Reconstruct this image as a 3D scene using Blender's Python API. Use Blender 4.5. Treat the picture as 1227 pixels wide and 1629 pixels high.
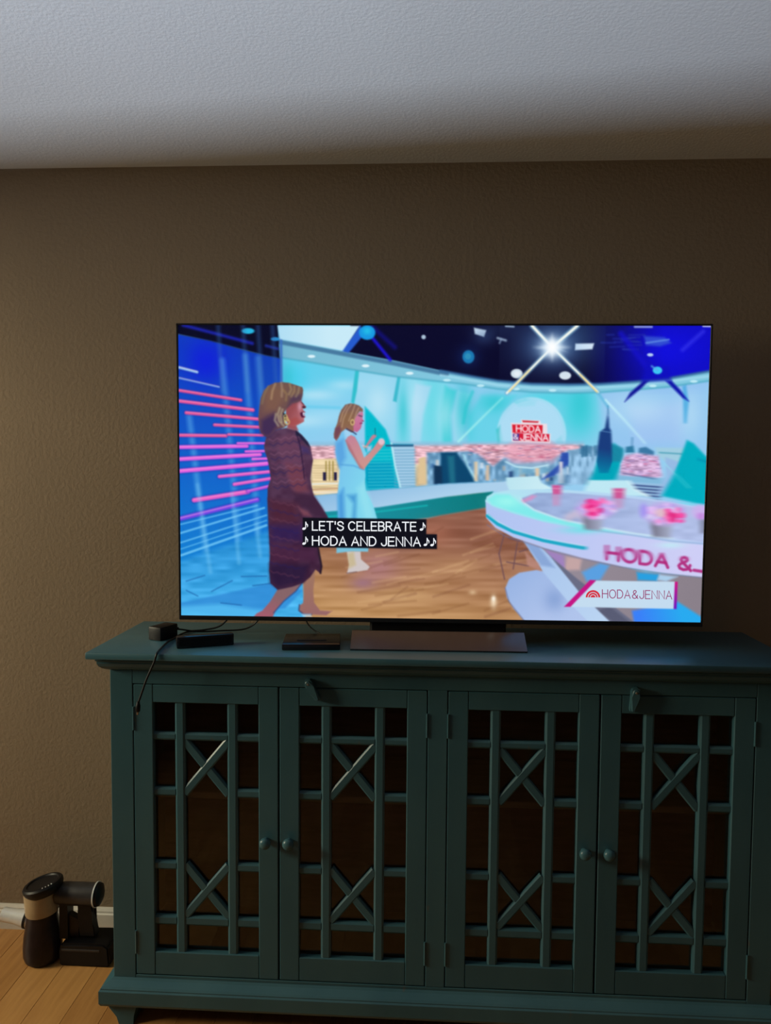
import bpy, bmesh, math, random
import numpy as np
from mathutils import Matrix, Vector

random.seed(4)
RNG = np.random.default_rng(7)
for o in list(bpy.data.objects):
    bpy.data.objects.remove(o, do_unlink=True)
scene = bpy.context.scene
C = scene.collection
PI = math.pi

# ------------------------------------------------------------------ camera
W_PX, H_PX, F_PX = 1227.0, 1629.0, 1214.05
CAM = Vector((-0.0355, -2.3657, 1.5199))
yaw, pitch, roll = -0.0535, -0.0579, -0.0074
fw = Vector((math.sin(yaw)*math.cos(pitch), math.cos(yaw)*math.cos(pitch), math.sin(pitch)))
rt = Vector((math.cos(yaw), -math.sin(yaw), 0))
dn = fw.cross(rt)
r2 = rt*math.cos(roll) + dn*math.sin(roll)
d2 = -rt*math.sin(roll) + dn*math.cos(roll)
cam = bpy.data.objects.new('camera', bpy.data.cameras.new('camera'))
cam.data.sensor_fit = 'HORIZONTAL'
cam.data.sensor_width = 36.0
cam.data.lens = 36.0*F_PX/W_PX
cam.data.clip_start = 0.05
m = Matrix.Identity(4)
for i in range(3):
    m[i][0] = r2[i]; m[i][1] = -d2[i]; m[i][2] = -fw[i]; m[i][3] = CAM[i]
cam.matrix_world = m
C.objects.link(cam)
scene.camera = cam

# ------------------------------------------------------------------ world, light, exposure
vs = scene.view_settings
vs.view_transform = 'Standard'; vs.look = 'None'; vs.exposure = 0.0; vs.gamma = 1.0
vs.use_curve_mapping = False
world = bpy.data.worlds.new('sky'); scene.world = world
world.use_nodes = True
bg = world.node_tree.nodes['Background']
bg.inputs[0].default_value = (0.55, 0.72, 1.0, 1); bg.inputs[1].default_value = 0.25

XL, XR, YR, ZC = -2.7, 2.7, -3.5, 2.44        # room: left, right, rear wall, ceiling
def area(name, loc, direction, sx, sy, power, col, spread=180):
    l = bpy.data.lights.new(name, 'AREA'); l.shape = 'RECTANGLE'
    l.size = sx; l.size_y = sy; l.energy = power; l.color = col; l.spread = math.radians(spread)
    o = bpy.data.objects.new(name, l); C.objects.link(o)
    o.location = loc
    o.rotation_euler = Vector(direction).to_track_quat('-Z', 'Y').to_euler()
    return o
# added strip lamp outside the made-up rear window, throws light onto the ceiling
REAR = math.radians(-6.2)                      # rear wall turned askew to slant the light's edge on the ceiling
def rear(x, y):
    c, q = math.cos(REAR), math.sin(REAR)
    return x*c - (y-YR)*q, YR + x*q + (y-YR)*c
UPLIGHT = area('added_uplight', (*rear(-2.2, YR-2.125), 0.02), (0, 0, 1), 2.4, 0.24, 930, (0.70, 0.80, 1.0))
UPLIGHT.rotation_euler = (PI, 0, REAR)
# added lamp outside the made-up left window, brightens the wall and floor at left
SIDE = area('added_side_light', (XL-1.5, -1.25, 2.04), (1, 0.12, -0.20), 1.3, 0.85, 160, (1.0, 0.86, 0.60))

# ------------------------------------------------------------------ materials
MATS = {}
def mat(name, base, rough=0.6, metal=0.0, spec=0.5):
    mt = bpy.data.materials.new(name); mt.use_nodes = True
    b = mt.node_tree.nodes['Principled BSDF']
    b.inputs['Base Color'].default_value = (*base, 1)
    b.inputs['Roughness'].default_value = rough
    b.inputs['Metallic'].default_value = metal
    b.inputs['Specular IOR Level'].default_value = spec
    MATS[name] = mt
    return mt
def nodes(mt): return mt.node_tree.nodes, mt.node_tree.links, mt.node_tree.nodes['Principled BSDF']
def noise(mt, scale, detail=3, coord='Object', stretch=None, rough=0.55):
    N, L, b = nodes(mt)
    tc = N.new('ShaderNodeTexCoord'); mp = N.new('ShaderNodeMapping')
    if stretch: mp.inputs['Scale'].default_value = stretch
    n = N.new('ShaderNodeTexNoise'); n.inputs['Scale'].default_value = scale
    n.inputs['Detail'].default_value = detail; n.inputs['Roughness'].default_value = rough
    L.new(tc.outputs[coord], mp.inputs[0]); L.new(mp.outputs[0], n.inputs['Vector'])
    return n
def bump(mt, n, strength, dist):
    N, L, b = nodes(mt)
    bp = N.new('ShaderNodeBump'); bp.inputs['Strength'].default_value = strength; bp.inputs['Distance'].default_value = dist
    L.new(n.outputs['Fac'], bp.inputs['Height']); L.new(bp.outputs[0], b.inputs['Normal'])
def ramp(mt, n, stops, out='Fac'):
    N, L, b = nodes(mt)
    r = N.new('ShaderNodeValToRGB')
    e = r.color_ramp.elements
    while len(e) < len(stops): e.new(0.5)
    for k, (p, c) in enumerate(stops): e[k].position = p; e[k].color = (*c, 1)
    L.new(n.outputs[out], r.inputs[0]); L.new(r.outputs[0], b.inputs['Base Color'])
    return r

m_wall = mat('taupe_wall_paint', (0.25, 0.185, 0.125), 0.85, spec=0.2)
n = noise(m_wall, 85, 4); bump(m_wall, n, 0.5, 0.004)
m_ceil = mat('textured_ceiling_paint', (0.80, 0.79, 0.77), 0.9, spec=0.2)
n = noise(m_ceil, 120, 4, rough=0.6); bump(m_ceil, n, 0.32, 0.004)
m_room = mat('room_wall_paint', (0.25, 0.19, 0.13), 0.85, spec=0.2)
m_white = mat('white_trim_paint', (0.72, 0.68, 0.62), 0.45)
n = noise(m_white, 9, 3); ramp(m_white, n, [(0.3, (0.66, 0.62, 0.56)), (0.7, (0.76, 0.72, 0.66))])
m_plank = mat('honey_oak_plank', (0.45, 0.24, 0.09), 0.42, spec=0.35)
N, L, b = nodes(m_plank)
n = noise(m_plank, 6, 6, stretch=(9, 0.7, 1))
oi = N.new('ShaderNodeObjectInfo'); ad = N.new('ShaderNodeMath'); ad.operation = 'MULTIPLY_ADD'
ad.inputs[1].default_value = 0.34
L.new(oi.outputs['Random'], ad.inputs[0]); L.new(n.outputs['Fac'], ad.inputs[2])
rr = N.new('ShaderNodeValToRGB'); e = rr.color_ramp.elements
e[0].position = 0.35; e[0].color = (0.35, 0.155, 0.045, 1); e[1].position = 1.0; e[1].color = (0.58, 0.30, 0.10, 1)
L.new(ad.outputs[0], rr.inputs[0]); L.new(rr.outputs[0], b.inputs['Base Color'])
bump(m_plank, n, 0.15, 0.002)
m_sub = mat('dark_subfloor', (0.05, 0.03, 0.02), 0.9)

m_teal = mat('worn_teal_paint', (0.09, 0.25, 0.25), 0.35, spec=0.45)
N, L, b = nodes(m_teal)
n1 = noise(m_teal, 3.2, 5, stretch=(1, 1, 0.35)); n2 = noise(m_teal, 22, 6, stretch=(1, 1, 0.5))
r1 = N.new('ShaderNodeValToRGB'); e = r1.color_ramp.elements
e[0].position = 0.3; e[0].color = (0.030, 0.098, 0.130, 1); e[1].position = 0.72; e[1].color = (0.058, 0.145, 0.176, 1)
r2_ = N.new('ShaderNodeValToRGB'); e = r2_.color_ramp.elements
e[0].position = 0.69; e[0].color = (0, 0, 0, 1); e[1].position = 0.76; e[1].color = (0.7, 0.7, 0.7, 1)
mx = N.new('ShaderNodeMixRGB'); mx.inputs[2].default_value = (0.13, 0.10, 0.075, 1)
L.new(n1.outputs['Fac'], r1.inputs[0]); L.new(n2.outputs['Fac'], r2_.inputs[0])
L.new(r2_.outputs[0], mx.inputs[0]); L.new(r1.outputs[0], mx.inputs[1]); L.new(mx.outputs[0], b.inputs['Base Color'])
bump(m_teal, n2, 0.2, 0.0015)
m_inside = mat('dark_brown_stain', (0.10, 0.045, 0.03), 0.6, spec=0.3)
n = noise(m_inside, 7, 5, stretch=(1, 1, 6)); ramp(m_inside, n, [(0.3, (0.12, 0.045, 0.048)), (0.75, (0.25, 0.105, 0.10))])
m_shelf = mat('raw_brown_shelf', (0.30, 0.19, 0.13), 0.6, spec=0.3)
n = noise(m_shelf, 7, 5, stretch=(1, 6, 6)); ramp(m_shelf, n, [(0.3, (0.22, 0.13, 0.09)), (0.75, (0.34, 0.22, 0.15))])

m_glass = bpy.data.materials.new('clear_glass'); m_glass.use_nodes = True
N = m_glass.node_tree.nodes; L = m_glass.node_tree.links
N.remove(N['Principled BSDF'])
tr = N.new('ShaderNodeBsdfTransparent'); gl = N.new('ShaderNodeBsdfGlossy'); gl.inputs['Roughness'].default_value = 0.03
fr = N.new('ShaderNodeFresnel'); fr.inputs['IOR'].default_value = 1.45; ms = N.new('ShaderNodeMixShader')
tr.inputs[0].default_value = (0.93, 0.95, 0.94, 1)
L.new(fr.outputs[0], ms.inputs[0]); L.new(tr.outputs[0], ms.inputs[1]); L.new(gl.outputs[0], ms.inputs[2])
L.new(ms.outputs[0], N['Material Output'].inputs[0])

def speck(name, base, rough, metal=0.0, spec=0.5, amt=0.25, scale=40):
    mt = mat(name, base, rough, metal, spec)
    n = noise(mt, scale, 4)
    lo = tuple(c*(1-amt) for c in base); hi = tuple(min(1, c*(1+amt)) for c in base)
    ramp(mt, n, [(0.3, lo), (0.7, hi)])
    return mt
m_black = speck('black_plastic', (0.006, 0.0055, 0.007), 0.45, spec=0.3)
m_gloss = speck('gloss_black_plastic', (0.010, 0.010, 0.013), 0.22)
m_bezel = speck('black_metal_bezel', (0.010, 0.010, 0.012), 0.35)
m_stand = speck('brushed_gunmetal', (0.085, 0.08, 0.085), 0.22, 0.8, amt=0.06)
m_dust = speck('smoky_purple_plastic', (0.014, 0.008, 0.011), 0.35, spec=0.3, amt=0.4)
m_cream = speck('cream_plastic', (0.40, 0.29, 0.17), 0.55, amt=0.08)
m_silver = speck('silver_plastic', (0.80, 0.82, 0.84), 0.28, 0.3, amt=0.04)
m_dkgrey = speck('dark_grey_plastic', (0.03, 0.028, 0.03), 0.35)
m_steel = speck('connector_metal', (0.45, 0.42, 0.38), 0.3, 0.9)

# ------------------------------------------------------------------ helpers
def link(name, me, mt, parent=None):
    o = bpy.data.objects.new(name, me); C.objects.link(o)
    if mt and not me.materials: me.materials.append(mt)
    if parent: o.parent = parent
    return o
def obj(name, bm, mt, parent=None, smooth=False):
    bmesh.ops.recalc_face_normals(bm, faces=bm.faces)
    me = bpy.data.meshes.new(name); bm.to_mesh(me); bm.free()
    if smooth:
        me.polygons.foreach_set('use_smooth', [True]*len(me.polygons))
        try: me.set_sharp_from_angle(angle=math.radians(38))
        except Exception: pass
    return link(name, me, mt, parent)
def box(bm, x0, x1, y0, y1, z0, z1, bev=0.0, seg=1, M=None):
    t = bmesh.new()
    bmesh.ops.create_cube(t, size=1)
    for v in t.verts:
        v.co = Vector(((x0+x1)/2 + v.co.x*(x1-x0), (y0+y1)/2 + v.co.y*(y1-y0), (z0+z1)/2 + v.co.z*(z1-z0)))
    if bev > 0: bmesh.ops.bevel(t, geom=list(t.edges), offset=bev, segments=seg, affect='EDGES', profile=0.5)
    if M is not None: bmesh.ops.transform(t, matrix=M, verts=t.verts)
    me = bpy.data.meshes.new('t'); t.to_mesh(me); t.free(); bm.from_mesh(me); bpy.data.meshes.remove(me)
    return bm
def lathe(bm, prof, seg=28, M=None):
    t = bmesh.new(); rings = []
    for r, z in prof:
        if r < 1e-6: rings.append([t.verts.new((0, 0, z))])
        else: rings.append([t.verts.new((r*math.cos(2*PI*k/seg), r*math.sin(2*PI*k/seg), z)) for k in range(seg)])
    for a, b_ in zip(rings, rings[1:]):
        for k in range(seg):
            k2 = (k+1) % seg
            if len(a) == 1 and len(b_) == 1: continue
            if len(a) == 1: t.faces.new((a[0], b_[k2], b_[k]))
            elif len(b_) == 1: t.faces.new((a[k], a[k2], b_[0]))
            else: t.faces.new((a[k], a[k2], b_[k2], b_[k]))
    for rg in (rings[0], rings[-1]):
        if len(rg) > 1: t.faces.new(rg)
    if M is not None: bmesh.ops.transform(t, matrix=M, verts=t.verts)
    me = bpy.data.meshes.new('t'); t.to_mesh(me); t.free(); bm.from_mesh(me); bpy.data.meshes.remove(me)
    return bm
def tube(bm, pts, r, seg=10, sub=6):
    P = [Vector(p) for p in pts]; Q = []
    for i in range(len(P)-1):                                # Catmull-Rom
        p0 = P[max(i-1, 0)]; p1 = P[i]; p2 = P[i+1]; p3 = P[min(i+2, len(P)-1)]
        for k in range(sub):
            t = k/sub
            Q.append(0.5*((2*p1) + (p2-p0)*t + (2*p0-5*p1+4*p2-p3)*t*t + (3*p1-p0-3*p2+p3)*t**3))
    Q.append(P[-1])
    rings = []; up = Vector((0.13, 0.21, 0.97))
    for i, q in enumerate(Q):
        d = (Q[min(i+1, len(Q)-1)] - Q[max(i-1, 0)]).normalized()
        a = d.cross(up)
        if a.length < 1e-3: a = d.cross(Vector((1, 0, 0)))
        a.normalize(); b_ = d.cross(a)
        rings.append([bm.verts.new(q + r*(a*math.cos(2*PI*k/seg) + b_*math.sin(2*PI*k/seg))) for k in range(seg)])
    for a, b_ in zip(rings, rings[1:]):
        for k in range(seg):
            bm.faces.new((a[k], a[(k+1) % seg], b_[(k+1) % seg], b_[k]))
    bm.faces.new(rings[0]); bm.faces.new(list(reversed(rings[-1])))
    return bm
def prism(bm, poly, axis, a0, a1):
    """poly in the two remaining axes (cyclic order), extruded along axis 'x', 'y' or 'z'."""
    def P(u, v, a):
        return {'x': (a, u, v), 'y': (u, a, v), 'z': (u, v, a)}[axis]
    lo = [bm.verts.new(P(u, v, a0)) for u, v in poly]; hi = [bm.verts.new(P(u, v, a1)) for u, v in poly]
    n = len(poly)
    for k in range(n): bm.faces.new((lo[k], lo[(k+1) % n], hi[(k+1) % n], hi[k]))
    bm.faces.new(lo); bm.faces.new(list(reversed(hi)))
    return bm
def skirt(bm, prof, xh, yf, yb):
    """moulding profile (out, z) carried round the left, front and right of a cabinet."""
    rows = []
    for d, z in prof:
        rows.append([bm.verts.new(p) for p in ((-xh-d, yb, z), (-xh-d, yf-d, z), (xh+d, yf-d, z), (xh+d, yb, z))])
    n = len(rows)
    for i in range(n):
        a, b_ = rows[i], rows[(i+1) % n]
        for k in range(3): bm.faces.new((a[k], a[k+1], b_[k+1], b_[k]))
    bm.faces.new([r[0] for r in rows]); bm.faces.new([r[3] for r in reversed(rows)])
    return bm
def empty(name, loc=(0, 0, 0), rz=0.0):
    o = bpy.data.objects.new(name, None); C.objects.link(o)
    o.empty_display_size = 0.05
    o.location = loc; o.rotation_euler = (0, 0, rz)
    return o
def tag(o, label, cat, group=None):
    o['label'] = label; o['category'] = cat
    if group: o['group'] = group
    return o
def struct(o, label=None):
    o['kind'] = 'structure'
    if label: o['label'] = label
    return o

# ------------------------------------------------------------------ room
T = 0.12
bm = bmesh.new(); box(bm, XL-T, XR+T, 0, T, -0.1, ZC+0.1)
struct(obj('wall_back', bm, m_wall), 'taupe textured wall behind the television')
bm = bmesh.new(); box(bm, XL-T, XR+T, YR-0.6, T, ZC, ZC+0.1)
struct(obj('ceiling', bm, m_ceil), 'white orange-peel textured ceiling')
bm = bmesh.new(); box(bm, XR, XR+T, YR-0.35, 0, -0.1, ZC)
struct(obj('wall_right', bm, m_room), 'taupe right side wall')
def wall_open(name, axis, pos, a0, a1, w0, w1, z0, z1, label):
    bm = bmesh.new()
    for (p0, p1, q0, q1) in ((a0, w0, -0.1, ZC), (w1, a1, -0.1, ZC), (w0, w1, -0.1, z0), (w0, w1, z1, ZC)):
        if axis == 'y': box(bm, p0, p1, pos-T, pos, q0, q1)
        else: box(bm, pos-T, pos, p0, p1, q0, q1)
    return struct(obj(name, bm, m_room), label)
RW = (-2.5, 1.0, 0.90, 2.15)          # made-up rear window x0,x1,z0,z1
LW = (-1.6, -0.3, 0.28, 2.14)         # made-up left window y0,y1,z0,z1
wr = wall_open('wall_rear', 'y', YR, XL-0.25, XR+0.25, RW[0], RW[1], RW[2], RW[3], 'taupe rear wall set askew for the light, with an added window opening')
wall_open('wall_left', 'x', XL, YR-0.1, 0, LW[0], LW[1], LW[2], LW[3], 'taupe left wall with an added tall window opening')
def window(name, axis, pos, w0, w1, z0, z1, label):
    bm = bmesh.new(); f = 0.05
    def bx(a0, a1, q0, q1, d0, d1):
        if axis == 'y': box(bm, a0, a1, pos+d0, pos+d1, q0, q1)
        else: box(bm, pos+d0, pos+d1, a0, a1, q0, q1)
    for r in ((w0, w0+f, z0, z1), (w1-f, w1, z0, z1), (w0+f, w1-f, z0, z0+f), (w0+f, w1-f, z1-f, z1)): bx(*r, -0.09, -0.03)
    mid = (w0+w1)/2; bx(mid-0.02, mid+0.02, z0+f, z1-f, -0.085, -0.035)
    w = struct(obj(name, bm, m_white), label)
    for a0, a1 in ((w0+f, mid-0.02), (mid+0.02, w1-f)):
        bm = bmesh.new(); bx(a0, a1, z0+f, z1-f, -0.063, -0.057)
        obj('glass_pane', bm, m_glass, w)
    bm = bmesh.new(); bx(w0-0.04, w1+0.04, z0-0.025, z0-0.001, 0.0, 0.06)
    obj('added_window_sill', bm, m_white, w)
    return w
w1 = window('added_rear_window', 'y', YR, *RW, 'made-up wide white framed window in the rear wall, added for the daylight')  # unseen window, added so its lower edge cuts off the ceiling light
bm = bmesh.new(); box(bm, RW[0]+0.01, RW[1]-0.01, YR-0.022, YR-0.018, 1.20, RW[3]-0.04)  # unseen blind added to limit how much of the ceiling is lit
obj('added_blind', bm, m_room, w1)
bm = bmesh.new(); lathe(bm, [(0, 0), (0.018, 0), (0.018, RW[1]-RW[0]-0.02), (0, RW[1]-RW[0]-0.02)], 16, Matrix.Translation((RW[0]+0.01, YR-0.02, RW[3]-0.02)) @ Matrix.Rotation(PI/2, 4, 'Y'))
obj('added_blind_tube', bm, m_white, w1)
for o in (wr, w1):
    p = rear(0, 0); o.location = (p[0], p[1], 0); o.rotation_euler = (0, 0, REAR)
window('added_left_window', 'x', XL, *LW, 'made-up tall white framed window in the left wall, added for the daylight')  # unseen window added to let the side lamp reach the wall

bm = bmesh.new(); box(bm, XL-T, XR+T, YR-0.55, 0, -0.1, -0.012)
fl = struct(obj('floor', bm, m_sub), 'honey coloured oak plank floor')
PW = 0.105; cache = {}
x = XL; row = 0
while x < XR-0.01:
    x1 = min(x+PW, XR); y = 0.0; first = True
    while y > YR-0.31:
        ln = 1.55 if not first else (0.62, 1.2, 0.9, 1.5, 0.45)[(row*3) % 5]
        first = False
        y0 = max(y-ln, YR-0.32)
        key = (round(x1-x, 3), round(y-y0, 3))
        if key not in cache:
            bm = bmesh.new(); w, l = key
            box(bm, 0.0003, w-0.0003, -l+0.0004, -0.0004, -0.012, 0.0, 0.0008)
            o = obj('plank', bm, m_plank, fl); cache[key] = o.data
        else:
            o = link('plank', cache[key], m_plank, fl)
        o.location = (x, y, 0)
        y = y0
    x += PW; row += 1
def baseboard(name, pts, label):
    bm = bmesh.new()
    (ax, ay), (bx_, by) = pts
    d = Vector((bx_-ax, by-ay, 0)).normalized(); nrm = Vector((-d.y, d.x, 0))
    prof = [(0, 0.0), (0.015, 0.0), (0.015, 0.060), (0.011, 0.064), (0.011, 0.070), (0.006, 0.079), (0, 0.079)]
    A = [bm.verts.new(Vector((ax, ay, z)) + nrm*o_) for o_, z in prof]
    B = [bm.verts.new(Vector((bx_, by, z)) + nrm*o_) for o_, z in prof]
    n = len(prof)
    for k in range(n): bm.faces.new((A[k], A[(k+1) % n], B[(k+1) % n], B[k]))
    bm.faces.new(A); bm.faces.new(list(reversed(B)))
    return struct(obj(name, bm, m_white), label)
baseboard('baseboard_back', ((XR, -0.0), (XL, -0.0)), 'white baseboard along the television wall')
baseboard('baseboard_left', ((XL, 0.0-0.016), (XL, YR+0.34)), 'white baseboard along the left wall')
baseboard('baseboard_right', ((XR, YR), (XR, -0.016)), 'white baseboard along the right wall')

# ------------------------------------------------------------------ sideboard
sb = empty('sideboard', (0, 0, 0))
tag(sb, 'worn teal painted sideboard with four lattice glass doors under the television', 'sideboard')
XH, YF, YB = 0.8765, -0.395, -0.035
ZT = 1.0325
bm = bmesh.new(); box(bm, -0.9225, 0.9225, -0.444, -0.030, 1.0135, ZT, 0.004, 2)
obj('top_board', bm, m_teal, sb, True)
bm = bmesh.new()
skirt(bm, [(-0.02, 1.0135), (0.028, 1.0135), (0.028, 1.006), (0.025, 1.003), (0.025, 0.998), (0.022, 0.990), (0.015, 0.983), (0.008, 0.979), (0.0005, 0.976), (-0.02, 0.976)], XH, YF, YB)
obj('crown_moulding', bm, m_teal, sb)
for s in (-1, 1):
    bm = bmesh.new(); box(bm, s*XH - (0.022 if s > 0 else 0), s*XH + (0.022 if s < 0 else 0), YF+0.022, YB, 0.055, 1.0130)
    obj('side_panel', bm, m_teal, sb)
bm = bmesh.new(); box(bm, -XH+0.022, XH-0.022, YB-0.008, YB, 0.055, 1.0130); obj('back_panel', bm, m_inside, sb)
bm = bmesh.new(); box(bm, -XH+0.022, XH-0.022, YF+0.03, YB-0.008, 0.105, 0.125); obj('bottom_board', bm, m_inside, sb)
bm = bmesh.new(); box(bm, -XH+0.022, XH-0.022, YF+0.055, YB-0.008, 0.605, 0.624, 0.002); obj('shelf', bm, m_shelf, sb)
bm = bmesh.new(); box(bm, -0.012, 0.012, YF+0.03, YB-0.008, 0.125, 0.605); box(bm, -0.012, 0.012, YF+0.03, YB-0.008, 0.624, 1.0130); obj('divider', bm, m_inside, sb)
DZ0, DZ1 = 0.134, 0.937
DC = (-0.6180, -0.2230, 0.2230, 0.6180)
DW = 0.1955
# face frame: stiles and rails round the doors
g = 0.002
bm = bmesh.new(); box(bm, -XH, DC[0]-DW-g, YF, YF+0.022, 0.055, 1.0130, 0.0015); obj('frame_stile', bm, m_teal, sb)
bm = bmesh.new(); box(bm, DC[3]+DW+g, XH, YF, YF+0.022, 0.055, 1.0130, 0.0015); obj('frame_stile', bm, m_teal, sb)
bm = bmesh.new(); box(bm, DC[1]+DW+g, DC[2]-DW-g, YF, YF+0.022, DZ0-g, DZ1+g, 0.0015); obj('frame_stile', bm, m_teal, sb)
bm = bmesh.new(); box(bm, DC[0]-DW-g, DC[3]+DW+g, YF, YF+0.022, DZ1+g, 1.0130, 0.0015); obj('frame_rail', bm, m_teal, sb)
bm = bmesh.new(); box(bm, DC[0]-DW-g, DC[3]+DW+g, YF, YF+0.022, 0.055, DZ0-g, 0.0015); obj('frame_rail', bm, m_teal, sb)
# base moulding and feet
bm = bmesh.new()
skirt(bm, [(0.0005, 0.124), (0.006, 0.119), (0.022, 0.110), (0.027, 0.106), (0.027, 0.103), (0.031, 0.100), (0.031, 0.066), (0.027, 0.058), (0.012, 0.052), (0.0005, 0.052)], XH, YF, YB)
obj('base_moulding', bm, m_teal, sb)
for sx in (-1, 1):
    for y0, y1 in ((YF-0.015, YF+0.05), (YB-0.065, YB)):
        bm = bmesh.new()
        pl = [(sx*(XH+0.012), 0.055), (sx*(XH+0.008), 0.045), (sx*(XH-0.012), 0.020), (sx*(XH-0.018), 0.0), (sx*(XH-0.058), 0.0), (sx*(XH-0.060), 0.025), (sx*(XH-0.068), 0.055)]
        if sx > 0: pl.reverse()
        prism(bm, pl, 'y', y0, y1); obj('foot', bm, m_teal, sb)
# doors
ROWZ = ((0.807, 0.7845), (0.656, 0.631), (0.4517, 0.4263), (0.2995, 0.2713))     # horizontal bars
PX_ = (-0.143, -0.0845, -0.0575, 0.0575, 0.0845, 0.143)
ZP0, ZP1 = 0.199, 0.889
def bar(x0, z0, x1, z1, w, yf, yb, bev):
    a = Vector((x0, 0, z0)); b_ = Vector((x1, 0, z1)); d = b_-a; l = d.length; ang = math.atan2(d.z, d.x)
    bm = bmesh.new()
    M = Matrix.Translation((x0, 0, z0)) @ Matrix.Rotation(-ang, 4, 'Y')
    pr = [(yb, -w/2), (yf+bev, -w/2), (yf, -w/2+bev*1.3), (yf, w/2-bev*1.3), (yf+bev, w/2), (yb, w/2)]
    prism(bm, pr, 'x', 0, l)
    bmesh.ops.transform(bm, matrix=M, verts=bm.verts)
    return bm
door_cache = []
def put(name, idx, make, mt, parent):
    """build a piece for the first door, reuse its mesh for the others"""
    if idx < len(door_cache): me = door_cache[idx]; return link(name, me, mt, parent)
    o = obj(name, make(), mt, parent); door_cache.append(o.data); return o
for di, cx in enumerate(DC):
    idx = 0
    def frame():
        bm = bmesh.new()
        box(bm, -DW, PX_[0], 0, 0.020, DZ0, DZ1, 0.002); box(bm, PX_[5], DW, 0, 0.020, DZ0, DZ1, 0.002)
        box(bm, PX_[0], PX_[5], 0.0004, 0.020, DZ0, ZP0, 0.002); box(bm, PX_[0], PX_[5], 0.0004, 0.020, ZP1, DZ1, 0.002)
        return bm
    d = put('door', idx, frame, m_teal, sb); idx += 1
    d.location = (cx, YF, 0)
    for c in (-0.071, 0.071):
        put('muntin', idx, lambda c=c: bar(c, ZP0, c, ZP1, 0.027, 0.003, 0.017, 0.004), m_teal, d); idx += 1
    for k, (zh, zl) in enumerate(ROWZ):
        zc = (zh+zl)/2; w = zh-zl
        segs = [(PX_[0], PX_[1]), (PX_[4], PX_[5])]
        if k in (0, 3): segs.append((PX_[2], PX_[3]))
        for x0, x1 in segs:
            put('muntin', idx, lambda: bar(x0, zc, x1, zc, w*0.94, 0.0045, 0.016, 0.004), m_teal, d); idx += 1
    for zt, zb in ((0.7845, 0.640), (0.4430, 0.2995)):
        put('muntin', idx, lambda: bar(-0.060, zt, 0.060, zb, 0.0235, 0.0055, 0.0155, 0.003), m_teal, d); idx += 1
        put('muntin', idx, lambda: bar(-0.060, zb, 0.060, zt, 0.0235, 0.0047, 0.0150, 0.003), m_teal, d); idx += 1
    zb_ = [ZP1, 0.7958, 0.6435, 0.4390, 0.2854, ZP0]
    rects = []
    for k in range(5):
        rects += [(PX_[0], -0.071, zb_[k+1], zb_[k]), (0.071, PX_[5], zb_[k+1], zb_[k])]
    rects += [(-0.071, 0.071, zb_[1], zb_[0]), (-0.071, 0.071, zb_[4], zb_[1]), (-0.071, 0.071, zb_[5], zb_[4])]
    for r in rects:
        def pane(r=r):
            bm = bmesh.new(); box(bm, r[0]+0.0003, r[1]-0.0003, 0.0172, 0.0192, r[2]+0.0003, r[3]-0.0003); return bm
        put('glass_pane', idx, pane, m_glass, d); idx += 1
    def knob():
        bm = bmesh.new()
        lathe(bm, [(0.0, -0.030), (0.007, -0.0295), (0.0125, -0.0265), (0.0155, -0.021), (0.0150, -0.016), (0.011, -0.011), (0.008, -0.006), (0.0085, 0.0), (0.0085, 0.003)], 24, Matrix.Rotation(-PI/2, 4, 'X'))
        return bm
    kn = put('knob', idx, knob, m_teal, d); idx += 1
    kn.location = ((0.1635 if di % 2 == 0 else -0.1695), 0, 0.521)
    kn.data.polygons.foreach_set('use_smooth', [True]*len(kn.data.polygons))
    hx = -DW if di % 2 == 0 else DW
    for hz in (0.845, 0.225):
        def hinge():
            bm = bmesh.new(); lathe(bm, [(0.0, -0.032), (0.0028, -0.032), (0.0028, 0.032), (0.0, 0.032)], 8); return bm
        hg = put('hinge', idx, hinge, m_teal, d); idx += 1
        hg.location = (hx, -0.0006, hz)
# turn latches on the top rail
for lx, lz, tilt in ((-0.3400, 0.953, math.radians(30)), (0.5065, 0.950, math.radians(-10))):
    bm = bmesh.new()
    prism(bm, [(-0.010, 0.006), (-0.006, 0.0095), (0.002, 0.0115), (0.009, 0.008), (0.0115, 0.0), (0.0105, -0.012), (0.0085, -0.046), (0.006, -0.052), (0.0, -0.054), (-0.0045, -0.052), (-0.0065, -0.046), (-0.0095, -0.014), (-0.0115, -0.002)], 'y', -0.020, -0.0005)
    bmesh.ops.bevel(bm, geom=[e for e in bm.edges if abs(e.verts[0].co.y - e.verts[1].co.y) < 1e-6 and e.verts[0].co.y < -0.01], offset=0.0045, segments=3, affect='EDGES')
    lt = obj('turn_latch', bm, m_teal, sb, True)
    lt.location = (lx, YF, lz); lt.rotation_euler = (0, -tilt, 0)
    bm = bmesh.new(); lathe(bm, [(0, -0.0220), (0.0025, -0.0215), (0.0035, -0.020), (0.0035, -0.019)], 12, Matrix.Rotation(-PI/2, 4, 'X'))
    obj('screw', bm, m_steel, lt, True)

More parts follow.
